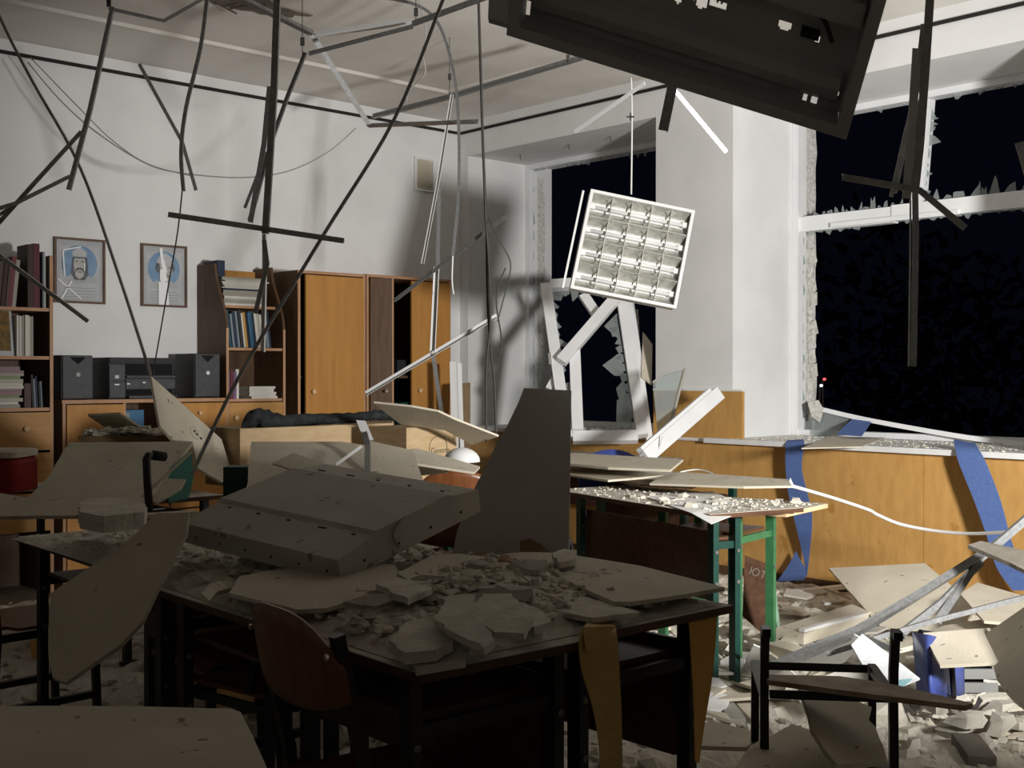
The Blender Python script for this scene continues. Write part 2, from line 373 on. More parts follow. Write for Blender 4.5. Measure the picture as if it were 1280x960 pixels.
# ------------------------------------------------------------------ night outside: trees and far lamps
rnd = random.Random(21)
def tree(x, y, h, r, label):
    t = thing('tree', label, 'tree', (x, y, -3), 'night trees beyond the windows')
    MB().tube([(x,y,-3),(x+.1,y,-1),(x,y+.1,h-r)], .16, 8).build('trunk', 'bark', t)
    m = MB()
    for k in range(900):
        while True:
            q = Vector((rnd.uniform(-1,1), rnd.uniform(-1,1), rnd.uniform(-1,1)))
            if q.length < 1: break
        c = Vector((x,y,h)) + q*r; u = Vector((rnd.gauss(0,1),rnd.gauss(0,1),rnd.gauss(0,1))).normalized()*.13; v2 = u.orthogonal().normalized()*.09
        m.add([c-u, c+v2, c+u, c-v2*.8], [(0,1,2,3)])
    m.build('crown', 'foliage', t)
tree(14.2, 8.6, 1.5, 2.2, 'dark leafy tree outside the wide window, close to the wall')
tree(19.2, 9.4, 1.2, 2.2, 'dark bushy tree far outside the wide window')
for px, py, mt, lb in ((1030,474,'lamp_red','tiny red lamp glowing in the night outside'), (1026,482,'lamp_white','tiny white lamp glowing in the night outside')):
    p = V(px, py, 11.5); t = thing('distant_lamp', lb, 'lamp', (p.x, p.y, -3)); MB().disc(p, .014, -FW, .03, 8).build('bulb', mt, t); MB().bar(p+FW*.04, p+FW*.04-Vector((0,0,p.z+3)), .012, .012, (1,0,0)).build('post', 'bark', t)

# ------------------------------------------------------------------ cabinets along the back wall
def knob(p, d, mt, parent, r=.016):
    MB().disc(p, r*.5, d, .014, 10).disc(Vector(p)+Vector(d)*.014, r, d, .010, 12).build('knob', mt, parent)
G = .002
def shelf_unit(name, label, x0, x1, dep, ztop, shelves, curved=True, foot_doors=1):
    """tall open unit: sides, back, shelves, drawers below"""
    yb = DB-.004; yf = yb-dep
    o = thing(name, label, 'shelf unit', ((x0+x1)/2, yb-dep/2, 0))
    for xs in (x0, x1-.018):
        if curved:
            prof = [(yf,0),(yf,1.62)]
            for k in range(9):
                u = k/8; prof.append((yf + .16*(u*u*(3-2*u)), 1.62 + (ztop-1.62)*u))
            prof += [(yb,ztop),(yb,0)]
        else: prof = [(yf,0),(yf,ztop),(yb,ztop),(yb,0)]
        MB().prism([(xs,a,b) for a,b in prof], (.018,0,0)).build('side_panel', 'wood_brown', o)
        MB().box(xs, xs+.018, yf-.0025, yf-.0005, 0, 1.62 if curved else ztop).build('edge_band', 'wood_edge', o)
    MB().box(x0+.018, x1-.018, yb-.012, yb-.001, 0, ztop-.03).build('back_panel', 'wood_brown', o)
    for z in shelves:
        yy_ = yf + (.10 if (curved and z > 1.75) else .01)
        MB().box(x0+.018, x1-.018, yy_, yb-.012, z-.018, z).build('shelf', 'wood_edge', o)
    return o, yf, yb
su, yf, yb = shelf_unit('narrow_shelf_unit', 'narrow brown shelf unit with curved sides between low cabinet and wardrobe', 3.965, 4.42, .40, 2.06, [1.145, 1.49, 1.78])
MB().box(3.985, 4.40, yb-.03, yb-.0135, 1.80, 2.04).build('orange_back', 'wood', su)
for z0, z1 in ((.60, 1.12), (.06, .59)):
    d = MB().box(3.985, 4.40, yf-.002, yf+.014, z0, z1).build('door', 'wood_drawer', su); knob((4.03, yf-.002, z1-.1), (0,-1,0), 'edge_wood', d)

def wardrobe(name, label, x0, x1, ydep, ztop, doors, open_left=False):
    yb = DB-.004; yf = yb-ydep
    o = thing(name, label, 'wardrobe', ((x0+x1)/2, yb-ydep/2, 0))
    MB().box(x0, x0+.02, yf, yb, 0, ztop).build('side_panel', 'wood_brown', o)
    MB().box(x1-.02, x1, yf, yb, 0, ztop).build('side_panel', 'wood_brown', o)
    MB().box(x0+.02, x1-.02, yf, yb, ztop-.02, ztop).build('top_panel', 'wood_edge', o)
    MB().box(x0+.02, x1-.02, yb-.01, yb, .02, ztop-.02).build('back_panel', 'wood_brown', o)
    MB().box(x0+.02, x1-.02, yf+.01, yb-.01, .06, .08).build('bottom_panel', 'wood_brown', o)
    for xs in (x0, x1-.02): MB().box(xs, xs+.02, yf-.003, yf-.0005, 0, ztop).build('edge_band', 'wood_edge', o)
    for z in (.9, 1.3):
        MB().box(x0+.021, x1-.021, yf+.05, yb-.01, z-.018, z).build('shelf', 'wood_brown', o)
    for a, b, kx, ang in doors:
        if ang:
            h = Vector((a, yf, .08)); dv = Vector((math.cos(ang), -math.sin(ang), 0))*(b-a)
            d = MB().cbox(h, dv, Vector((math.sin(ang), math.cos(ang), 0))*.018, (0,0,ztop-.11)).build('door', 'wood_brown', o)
            MB().cbox(h+dv, dv.normalized()*.002, Vector((math.sin(ang), math.cos(ang), 0))*.018, (0,0,ztop-.11)).build('edge_band', 'wood_edge', d)
        else:
            d = MB().box(a, b, yf-.018, yf-.001, .08, ztop-.03).build('door', 'wood', o)
        if kx: knob((kx, yf-.018, 1.19), (0,-1,0), 'edge_wood', d)
    return o
xa = PY(372,338,7.08).x; xb = PY(457,342,7.08).x; xc = PY(563,345,7.08).x
wardrobe('wardrobe', 'orange wood wardrobe with one closed door next to the narrow shelf unit', xa, xb-.004, .446, 2.035, [(xa+.055, xb-.03, xa+.11, 0)])
wd2 = wardrobe('wardrobe', 'orange wood wardrobe in the corner with its left door hanging open', xb+.004, xc, .446, 2.04, [(PY(513,400,7.08).x, xc-.022, PY(522,500,7.08).x, 0)])
hx = PY(461,400,7.08).x; ex = PY(488,400,6.99).x
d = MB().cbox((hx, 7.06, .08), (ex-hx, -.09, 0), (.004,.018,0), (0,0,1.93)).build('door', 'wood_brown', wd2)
MB().cbox((ex, 6.968, .08), (.012,-.002,0), (0,.02,0), (0,0,1.93)).build('edge_band', 'wood_edge', d); knob((ex-.06, 6.975, 1.19), (-.1,-1,0), 'chrome', d, .012)
tag(MB().box(5.42, 5.62, 7.17, 7.4, 1.301, 1.42).build('storage_box', 'black_plastic'), 'dark box on a shelf inside the open corner wardrobe', 'box')
p0 = PY(495,486,7.2); m = MB(); m.box(p0.x, p0.x+.16, 7.14, 7.36, .901, 1.08); m.box(p0.x-.005, p0.x+.165, 7.13, 7.37, 1.08, 1.10)
tag(m.build('plastic_tub', 'green_dark'), 'dark green lidded tub inside the open corner wardrobe', 'tub')

# low cabinet with printer and loudspeakers
lx0, lx1 = 2.855, 3.960; yb = DB-.004; yf = 7.10; zt = 1.155
lc = thing('low_cabinet', 'low orange cabinet carrying the printer and two loudspeakers', 'cabinet', ((lx0+lx1)/2, 7.3, 0))
MB().box(lx0-.01, lx1, yf-.015, yb, zt-.022, zt).build('worktop', 'wood_edge', lc)
for a in (lx0, 3.235, 3.53, lx1-.018): MB().box(a, a+.018, yf+.001, yb, .0, zt-.023).build('partition', 'wood_edge', lc)
MB().box(lx0+.018, lx1-.018, yb-.012, yb, 0, zt-.023).build('back_panel', 'wood_brown', lc)
for z in (.86,): MB().box(lx0+.019, lx1-.019, yf+.02, yb-.013, z-.018, z).build('shelf', 'wood_edge', lc)
for a, b in ((lx0+.02, 3.234), (3.549, lx1-.02)):
    for z0, z1 in ((.875, 1.125), (.45, .855), (.05, .44)):
        d = MB().box(a, b, yf-.016, yf-.001, z0, z1).build('door', 'wood', lc)
        knob(((a+b)/2, yf-.016, (z0+z1)/2+.06), (0,-1,0), 'edge_wood', d, .012)
for z0, z1 in ((.45, .84), (.05, .44)): MB().box(3.255, 3.528, yf-.016, yf-.001, z0, z1).build('door', 'wood', lc)
m = MB(); m.box(3.27, 3.40, yf+.06, yf+.30, .861, 1.085); fo = m.build('folder', 'cover4'); tag(fo, 'blue folder standing in the open bay of the low cabinet', 'folder')
MB().box(3.262, 3.30, yf+.05, yf+.059, .87, 1.07).build('paper_sheet', 'cover3', fo)

def speaker(x0, x1, z1, label, dx):
    o = thing('loudspeaker', label, 'loudspeaker', ((x0+x1)/2, 7.28, zt), 'loudspeakers beside the printer')
    a, b, c, d_ = x0, x1, 7.16, 7.42
    MB().box(a, b, c, d_, zt+.006, z1).build('body', 'black_plastic', o)
    MB().box(a+.006, b-.006, c-.014, c-.0005, zt+.012, z1-.006).build('front_grille', 'grey_plastic', o)
    cx = (a+b)/2; w_ = (b-a)*.26
    MB().prism([(cx-w_, c-.0145, z1-.012), (cx+w_, c-.0145, z1-.012), (cx, c-.0145, z1-.055)], (0,-.004,0)).build('notch', 'dark_void', o)
    MB().disc((cx, c-.0145, zt+.60*(z1-zt)-.01), .013, (0,-1,0), .006, 14).build('badge', 'chrome', o)
    for sx in (a+.02, b-.03):
        MB().box(sx, sx+.015, c+.02, d_-.02, zt, zt+.006).build('foot', 'rubber', o)
    return o
sx0 = PY(71,450,7.15).x; sx1 = PY(108,450,7.15).x
speaker(2.87, 3.065, PY(90,444,7.15).z, 'black box loudspeaker beside the bookcase, on the low cabinet', 0)
speaker(PY(243,450,7.15).x, PY(275,450,7.15).x, PY(255,442,7.15).z, 'black box loudspeaker beside the narrow shelf unit', 0)
# printer
px0, px1 = PY(137,450,7.12).x, PY(219,450,7.12).x
pr = thing('printer', 'black multifunction printer between the two loudspeakers', 'printer', ((px0+px1)/2, 7.28, zt))
ztp = PY(170,447,7.12).z
MB().box(px0, px1, 7.14, 7.46, zt+.004, ztp-.035).build('body', 'black_plastic', pr)
MB().box(px0+.004, px1-.004, 7.125, 7.45, ztp-.034, ztp).build('scanner_lid', 'black_plastic', pr)
MB().box(px0, px0+.10, 7.122, 7.139, zt+.115, ztp-.045).build('control_panel', 'grey_plastic', pr)
MB().box(px0, px0+.10, 7.118, 7.139, zt+.012, zt+.11).build('side_cover', 'grey_plastic', pr)
MB().box(px0+.105, px1-.004, 7.116, 7.139, zt+.065, zt+.125).build('front_cover', 'grey_plastic', pr)
MB().box(px0+.105, px1-.004, 7.10, 7.139, zt+.135, zt+.145).build('output_tray', 'grey_plastic', pr)
MB().box(px0+.11, px1-.01, 7.08, 7.139, zt+.006, zt+.02).build('paper_tray', 'grey_plastic', pr)
MB().box(px0+.11, px1-.01, 7.137, 7.1395, zt+.022, zt+.06).build('tray_slot', 'dark_void', pr)
MB().box(px0+.11, px1-.01, 7.137, 7.1395, zt+.15, ztp-.04).build('paper_outlet', 'dark_void', pr)
for a, z, w_ in ((px0+.03, zt+.088, .03), (px0+.11, zt+.092, .02), (px0+.215, zt+.10, .018)): MB().box(a, a+w_, 7.114, 7.1155 if a>px0+.1 else 7.1175, z, z+.008).build('badge', 'white_metal', pr)
MB().box(px0+.035, px0+.06, 7.12, 7.1215, zt+.13, zt+.15).build('display', 'print_grey', pr)

# left bookcase
bx0, bx1 = 2.05, 2.80; bdep = .42; byf = DB-.004-bdep; byb = DB-.004
bk = thing('bookcase', 'dark bookcase full of books beside the portraits, drawers below', 'bookcase', ((bx0+bx1)/2, byb-bdep/2, 0))
for xs in (bx0, bx1-.02):
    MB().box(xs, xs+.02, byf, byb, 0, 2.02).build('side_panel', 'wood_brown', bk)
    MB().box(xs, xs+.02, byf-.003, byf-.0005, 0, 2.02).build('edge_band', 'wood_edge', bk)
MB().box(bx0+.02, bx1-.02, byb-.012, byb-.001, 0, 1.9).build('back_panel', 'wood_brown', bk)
BS = [PY(30, y, byf).z for y in (510, 445, 384)]
for z in BS: MB().box(bx0+.021, bx1-.021, byf+.004, byb-.013, z-.02, z).build('shelf', 'wood_edge', bk)
z1 = BS[0]-.022
for z0 in (z1-.23, z1-.47, z1-.71):
    d = MB().box(bx0+.022, bx1-.022, byf-.016, byf-.001, z0, z0+.225).build('drawer', 'wood_drawer', bk); knob((bx1-.17, byf-.016, z0+.13), (0,-1,0), 'edge_wood', d)

# books: each one its own object
def book(x, y, z, t, h, dp, cov, tilt=0.0, flat=False, label='', group='', rz=0):
    m = MB(); c = .0018
    m.mi = 0; m.box(0, c, 0, dp, 0, h); m.box(t-c, t, 0, dp, 0, h); m.box(c, t-c, 0, c, 0, h)
    m.mi = 1; m.box(c, t-c, c, dp-.004, .003, h-.003)
    o = m.build('book', ['cover%d' % cov, 'pages'], origin=(0,0,0)); tag(o, label, 'book', group)
    if flat: o.rotation_euler = (0, math.pi/2, rz); o.location = (x, y, z+t)
    else: o.rotation_euler = (0, tilt, rz); o.location = (x, y, z + (t*math.sin(-tilt) if tilt < 0 else 0) + .0005 + (0 if tilt <= 0 else t*math.sin(tilt)*0+.0))
    return o
rnd = random.Random(5)
def row(x0, x1, y, z, hr, tr, covs, label, group, tilt=0, dp=.17):
    x = x0; kc = 0
    while x < x1:
        t = rnd.uniform(*tr)
        if x+t > x1: break
        book(x, y+rnd.uniform(0,.02), z, t, rnd.uniform(*hr), dp, covs[kc % len(covs)], tilt, False, label, group); kc += 1; x += t/math.cos(tilt)+.0015
def stack(x, y, z, n, tr, wr, covs, label, group, dp=.2):
    for k in range(n):
        t = rnd.uniform(*tr); book(x+rnd.uniform(-.012,.012), y+rnd.uniform(0,.015), z, t, rnd.uniform(*wr), dp, rnd.choice(covs), 0, True, label, group, 0); z += t+.0008
# bookcase shelves
row(bx0+.03, bx1-.19, byf+.03, BS[2], (.27,.31), (.012,.026), [10,14,9,13,17,11,14], 'worn thin book leaning in the bookcase top row', 'books on the bookcase top shelf', tilt=.10, dp=.2)
row(bx1-.135, bx1-.055, byf+.02, BS[2], (.375,.385), (.025,.04), [10,8], 'tall dark brown binder at the end of the bookcase top row', 'tall binders in the bookcase')
row(bx1-.052, bx1-.02, byf+.02, BS[2], (.33,.35), (.008,.012), [3,16], 'slim pale book at the end of the bookcase top row', 'slim pale books in the bookcase')
row(bx1-.20, bx1-.09, byf+.03, BS[1], (.235,.25), (.008,.016), [16,7,5,13], 'thin pale-spined book on the bookcase middle shelf', 'pale books on the bookcase middle shelf')
p = Vector((bx1-.42, byf+.05, BS[1])); pic = thing('framed_picture', 'small golden autumn landscape picture on the bookcase middle shelf', 'picture', p)
MB().cbox(p+Vector((0,0,.001)), (.21,0,0), (0,.02,0), (0,.05,.29)).build('frame', 'print_grey', pic)
MB().cbox(p+Vector((.018,-.001,.03)), (.174,0,0), (0,-.002,0), (0,.038,.235)).build('canvas', 'print_autumn' if 'print_autumn' in MAT else 'orange_paper', pic)
stack(bx1-.36, byf+.02, BS[0], 13, (.010,.022), (.17,.20), [9,11,16,3,7,11,13,5,15], 'thin book in the flat pile on the bookcase lower shelf', 'flat pile in the bookcase')
row(bx1-.155, bx1-.10, byf+.03, BS[0], (.13,.15), (.03,.04), [14], 'small brown book standing beside the flat pile in the bookcase', 'small brown books in the bookcase')
row(bx1-.11, bx1-.04, byf+.03, BS[0], (.14,.21), (.008,.014), [17,3,2], 'dark slim book standing at the bookcase lower shelf end', 'dark slim books in the bookcase', tilt=-.05)
# narrow shelf unit
yfs = DB-.004-.40
stack(4.01, yfs+.11, 1.78, 16, (.008,.016), (.30,.345), [16,7,5,16,13,2], 'sheaf in the flat paper pile on the narrow unit top shelf', 'paper pile in the narrow unit', dp=.22)
row(4.02, 4.35, yfs+.03, 1.49, (.22,.262), (.012,.024), [0,3,2,3,17,16,6,17,4,1,2,16,5,16], 'thin coloured book leaning in the narrow unit', 'leaning books in the narrow unit', tilt=-.12, dp=.18)
row(3.99, 4.085, yfs+.02, 1.145, (.17,.215), (.014,.026), [12,9,12,16], 'purple or pale book standing on the narrow unit lower shelf', 'standing books in the narrow unit')
stack(4.17, yfs+.03, 1.145, 6, (.010,.018), (.19,.21), [16,7,5], 'pale booklet in the small pile on the narrow unit lower shelf', 'small booklet pile in the narrow unit', dp=.16)
tag(MB().cbox((3.99, yfs+.16, 1.975), (.055,0,0), (0,.2,0), (0,.0,.11)).build('binder', 'cover2'), 'navy binder tucked at the top of the narrow shelf unit', 'binder')

# ------------------------------------------------------------------ portraits and wall vent
def portrait(x0, x1, z0, z1, label, beard):
    yb = DB-.004; o = thing('framed_portrait', label, 'portrait', ((x0+x1)/2, yb, z0)); fy = yb-.022
    W_ = x1-x0; H_ = z1-z0
    for a, b, c, d_ in ((x0, x1, z0, z0+.014), (x0, x1, z1-.014, z1), (x0, x0+.014, z0+.014, z1-.014), (x1-.014, x1, z0+.014, z1-.014)):
        MB().box(a, b, fy, yb, c, d_).build('frame_strip', 'frame_wood', o)
    y = yb-.006
    pn = MB().box(x0+.014, x1-.014, y, yb-.001, z0+.014, z1-.014).build('print', 'print_grey', o)
    def flat(name, pts, mt, lay):
        MB().prism([(x0+W_*u, y-lay*.0006, z0+H_*v_) for u, v_ in pts], (0,-.0004,0)).build(name, mt, pn)
    def ell(cx, cz, rx, rz, a0=0, a1=360, n=24): return [(cx+rx*math.cos(math.radians(a0+(a1-a0)*k/n)), cz+rz*math.sin(math.radians(a0+(a1-a0)*k/n))) for k in range(n)]
    flat('backdrop', [(.12,.88),(.90,.88),(.90,.28),(.12,.28)], 'print_pale', 0)
    flat('blue_disc', ell(.50,.61,.355,.285), 'print_blue', 1)
    if beard:
        flat('shoulders', [(.14,.31),(.88,.31),(.80,.40),(.66,.43),(.34,.43),(.22,.39)], 'print_grey', 2)
        flat('hood', [(.33,.46),(.36,.70),(.42,.80),(.50,.85),(.58,.80),(.65,.70),(.68,.45),(.60,.36),(.40,.36)], 'print_dark', 3)
        flat('face', [(.40,.72),(.60,.72),(.62,.58),(.58,.42),(.50,.37),(.42,.42),(.385,.58)], 'print_skin', 4)
        flat('cap', [(.37,.71),(.63,.71),(.645,.79),(.50,.87),(.355,.79)], 'print_pale', 5)
        flat('cap_band', [(.37,.69),(.63,.69),(.63,.715),(.37,.715)], 'print_dark', 6)
        flat('eye', ell(.445,.645,.03,.012,n=8), 'print_dark', 6); flat('eye', ell(.555,.645,.03,.012,n=8), 'print_dark', 6)
        flat('nose', [(.485,.64),(.515,.64),(.525,.56),(.475,.56)], 'print_grey', 6)
        flat('moustache', [(.42,.52),(.46,.55),(.50,.545),(.54,.55),(.58,.52),(.59,.46),(.55,.51),(.50,.52),(.45,.51),(.41,.46)], 'print_dark', 6)
        flat('mouth', [(.455,.49),(.545,.49),(.53,.475),(.47,.475)], 'print_dark', 7)
    else:
        flat('shoulders', [(.16,.30),(.86,.30),(.78,.37),(.64,.42),(.36,.42),(.24,.37)], 'print_grey', 2)
        flat('hair', [(.30,.62),(.34,.72),(.70,.72),(.74,.62),(.70,.57),(.36,.55)], 'print_dark', 3)
        flat('face', [(.40,.70),(.66,.70),(.69,.58),(.64,.46),(.56,.40),(.48,.45),(.42,.56)], 'print_skin', 4)
        flat('cap', [(.34,.70),(.71,.70),(.68,.80),(.53,.87),(.38,.80)], 'print_pale', 5)
        flat('eye', ell(.52,.635,.03,.012,n=8), 'print_dark', 6); flat('eye', ell(.625,.635,.026,.012,n=8), 'print_dark', 6)
        flat('nose', [(.565,.63),(.60,.63),(.61,.555),(.55,.555)], 'print_grey', 6)
        flat('moustache', [(.46,.55),(.53,.545),(.58,.51),(.61,.50),(.66,.52),(.60,.48),(.54,.50)], 'print_dark', 6)
    flat('caption_plate', [(.12,.07),(.90,.07),(.90,.29),(.12,.29)], 'print_pale', 2)
    for k in range(4): flat('caption_line', [(.2,.24-.045*k),(.82,.24-.045*k),(.82,.232-.045*k),(.2,.232-.045*k)], 'print_line', 3)
    MB().box(x0+.014, x1-.014, yb-.0145, yb-.013, z0+.014, z1-.014).build('glass', 'picture_glass', o)
    ty = yb-.016
    def tape(a, b, wd):
        p = Vector((x0+W_*a[0], ty, z0+H_*a[1])); q = Vector((x0+W_*b[0], ty, z0+H_*b[1])); MB().bar(p, q, wd, .0006, (0,1,0)).build('tape_strip', 'tape', o)
    if beard:
        tape((.07,.36),(.52,.07),.008); tape((.34,.34),(.13,.05),.010); tape((.17,.80),(.20,.42),.009); tape((.17,.80),(.52,.87),.008); tape((.59,.62),(.59,.50),.006)
    else:
        for k, (a, b) in enumerate((((.42,.94),(.45,.75)), ((.45,.75),(.52,.55)), ((.45,.52),(.48,.40)))): tape(a, b, .022+.008*k)
        MB().prism([(x0+W_*u, ty, z0+H_*v_) for u, v_ in ((.37,.40),(.57,.40),(.60,.03),(.37,.03))], (0,-.0006,0)).build('tape_strip', 'tape', o)
        MB().prism([(x0+W_*u, ty, z0+H_*v_) for u, v_ in ((.40,.60),(.52,.60),(.57,.42),(.40,.42))], (0,-.0006,0)).build('tape_strip', 'tape', o)
    return o
portrait(2.968, 3.302, 1.767, 2.185, 'framed portrait of a moustached person in a cap, taped with a white cross', True)
portrait(3.551, 3.881, 1.766, 2.186, 'framed portrait of a person on blue ground, split by a white strip', False)
v0 = PY(518,195,DB-.01); v1 = PY(543,241,DB-.01)
vt = thing('wall_vent', 'pale louvred vent grille high on the back wall', 'vent', ((v0.x+v1.x)/2, DB, v1.z))
for a, b, c, d_ in ((v0.x, v1.x, v1.z, v1.z+.02), (v0.x, v1.x, v0.z-.02, v0.z), (v0.x, v0.x+.02, v1.z+.02, v0.z-.02), (v1.x-.02, v1.x, v1.z+.02, v0.z-.02)):
    MB().box(a, b, DB-.02, DB-.002, c, d_).build('frame_strip', 'wall', vt)
MB().box(v0.x+.02, v1.x-.02, DB-.006, DB-.002, v1.z+.02, v0.z-.02).build('backing', 'tile', vt)
for k in range(11):
    z = v1.z+.026+k*(v0.z-v1.z-.05)/11; MB().cbox((v0.x+.021, DB-.018, z), (v1.x-v0.x-.042,0,0), (0,.012,.012), (0,0,.003)).build('slat', 'tile', vt)

# ------------------------------------------------------------------ torn ceiling grid: bars, hangers and cables
def TP(w_, h_, t=.0016): return [(-w_/2,0),(w_/2,0),(w_/2,-t),(t/2,-t),(t/2,-h_),(-t/2,-h_),(-t/2,-t),(-w_/2,-t)]
def LP(w_, h_, t=.0016): return [(-w_/2,0),(w_/2,0),(w_/2,-t),(-w_/2+t,-t),(-w_/2+t,-h_),(-w_/2,-h_)]
def FP(w_, t=.003): return [(-w_/2,t/2),(w_/2,t/2),(w_/2,-t/2),(-w_/2,-t/2)]
def smooth_path(pts, n=6):
    P = [Vector(p) for p in pts]; out = []
    for i in range(len(P)-1):
        a, b, c, d = P[max(i-1,0)], P[i], P[i+1], P[min(i+2, len(P)-1)]
        for k in range(n):
            t = k/n; out.append(.5*((2*b) + (c-a)*t + (2*a-5*b+4*c-d)*t*t + (3*b-a-3*c+d)*t**3))
    return out + [P[-1]]
def gbar(label, pts, mt='galv', prof='T', w_=.024, h_=.03, face=None, curve=False, name='ceiling_grid_bar', slots=True, group=None):
    P = [V(*p) for p in pts]
    if curve: P = smooth_path(P)
    pr_ = TP(w_, h_) if prof == 'T' else LP(w_, h_) if prof == 'L' else FP(w_)
    o = MB().sweep(P, pr_, face).build(name, mt); tag(o, label, 'metal bar', group); return o
def cable(label, pts, mt, r, name='cable', n=6, group=None, cat='cable'):
    o = MB().tube(smooth_path([V(*p) for p in pts]), r, n).build(name, mt, smooth=True); return tag(o, label, cat, group)
A_ = Vector((-.5,-.5,.3)); B_ = Vector((.6,-.6,-.2))
gbar('long dark wire bar slanting down in front of the bearded portrait to the pale board', [(-8,5,5.9),(12,48,5.9),(42,105,5.85),(100,210,5.8),(150,350,5.75),(189,472,5.7)], 'galv', 'L', .013, .010, curve=True)
gbar('grey grid bar hanging slanted from the bent bar at the left', [(140,8,5.6),(112,135,5.6),(85,237,5.6)], 'galv', 'L', .019, .02)
gbar('bent grey bar running under the ceiling above the slanted hanging bar', [(142,12,5.6),(205,26,5.7),(258,-4,5.8)], 'galv', 'L', .018, .02)
gbar('grey strip rising from the picture edge to the slanted hanging bar', [(-10,288,5.0),(40,232,5.1),(102,164,5.3)], 'galv', 'L', .020, .02)
gbar('pale thin strip crossing the wider grey strip beside the bookcase', [(-6,262,5.0),(20,254,5.05),(88,220,5.3)], 'galv', 'F', .018)
gbar('short splintered strip below the pale thin strip', [(-6,272,5.0),(24,252,5.1)], 'galv', 'F', .014)
gbar('dark curved strip hanging straight above the taped portraits', [(259,-6,5.4),(250,60,5.4),(232,135,5.4),(226,190,5.4),(229,239,5.4)], 'galv', 'L', .016, .012, curve=True)
gbar('dull grey strip slanting behind the dark curved strip', [(174,80,6.4),(228,178,6.4),(245,238,6.4)], 'galv', 'F', .019)
gbar('wide grey main bar hanging vertically above the horizontal dark bar', [(350,-330,3.9),(346,-8,3.9),(342,110,3.9),(331,292,3.9)], 'galv', 'L', .021, .02)
gbar('dark blade hanging close behind the wide main bar', [(337,108,5.0),(330,180,5.0),(313,278,5.0)], 'galv', 'F', .022)
gbar('crumpled shiny bar slanting behind the wide main bar', [(384,66,5.1),(362,120,5.1),(342,175,5.1),(322,250,5.1),(314,276,5.1)], 'galv', 'L', .02, .02, face=B_)
gbar('thin grey strip beside the crumpled shiny bar', [(333,190,5.2),(306,260,5.2)], 'galv', 'F', .014)
gbar('thick dark bar hanging level in front of the wide main bar', [(210,268,3.9),(430,301,3.9)], 'galv', 'T', .018, .02)
gbar('short dark crossing strip hanging before the narrow shelf unit', [(330,300,4.1),(334,330,4.1),(319,392,4.1)], 'galv', 'F', .016)
gbar('narrow white strip hanging before the narrow shelf unit', [(333,292,4.95),(333,345,4.95),(331,440,5.0)], 'bar_white', 'L', .018, .02, face=B_)
gbar('bright long bar running down from the ceiling hole to the bent bar joint', [(285,-8,5.7),(390,44,5.9)], 'galv', 'L', .028, .02, face=(0,-.3,-1))
gbar('dark bar dropping from the joint towards the wall corner', [(389,42,5.9),(462,157,6.2)], 'galv', 'L', .026, .02)
gbar('level silver bar hanging loose before the room corner', [(462,157,6.2),(598,152,5.9)], 'galv', 'L', .026, .02, face=B_)
gbar('bright upper bar of the pair spanning towards the dark lamp housing', [(396,45,5.9),(515,29,5.7)], 'bar_white', 'L', .026, .02, face=(0,-.5,-.8))
gbar('dark slotted bar leading on to the dark lamp housing', [(515,30,5.7),(608,-4,5.5)], 'galv', 'T', .03, .03)
gbar('grey lower bar of the pair spanning towards the dark lamp housing', [(386,67,5.8),(516,33,5.65)], 'galv', 'L', .022, .02)
gbar('very long thin dark bar slanting from the ceiling to the near desks', [(560,-20,4.3),(551,6,4.3),(492,150,4.3),(400,300,4.3),(300,468,4.25),(240,592,4.2)], 'galv', 'L', .012, .01, curve=True)
gbar('flexible dark strip curving over and hanging before the corner', [(470,-4,5.9),(520,6,5.9),(548,30,5.9),(566,85,5.9),(573,150,5.9),(573,245,5.9),(566,320,5.9)], 'galv', 'F', .015, curve=True)
gbar('straight grey grid bar still wired up under the ceiling near the corner', [(466,148,7.6),(560,124,7.3),(728,74,6.8)], 'galv', 'T', .04, .03, face=(0,0,-1))
gbar('pale strip hanging from the wired bar beside the vent', [(567,118,7.2),(549,230,7.2),(530,330,7.2)], 'bar_white', 'L', .02, .02, face=B_)
gbar('thin silver strip hanging below the pale strip beside the vent', [(549,228,7.25),(547,338,7.25)], 'galv', 'F', .024)
gbar('dark grid bar slanting before the corner wardrobe', [(632,270,6.0),(492,376,6.3)], 'galv', 'L', .018, .02)
gbar('bright white bar slanting across the wardrobe knobs', [(622,397,6.1),(458,494,6.4)], 'bar_white', 'L', .024, .02, face=B_)
gbar('white upright bar hanging before the corner wardrobe door', [(549,334,6.25),(544,441,6.25)], 'bar_white', 'L', .024, .03, face=B_)
gbar('thin silver strip slanting from the white upright bar to the desk', [(541,440,6.25),(548,490,6.3),(554,526,6.35)], 'galv', 'F', .022)
gbar('thin white bar slanting from the dark lamp housing over the window niche', [(806,104,5.0),(718,165,5.3)], 'bar_white', 'F', .016)
gbar('stubby dark bar sticking out below the dark lamp housing', [(842,100,2.4),(829,163,2.4)], 'galv', 'L', .02, .012)
gbar('grey strip slanting across the white pillar under the lamp housing', [(836,104,5.5),(908,190,5.6)], 'galv', 'F', .02)
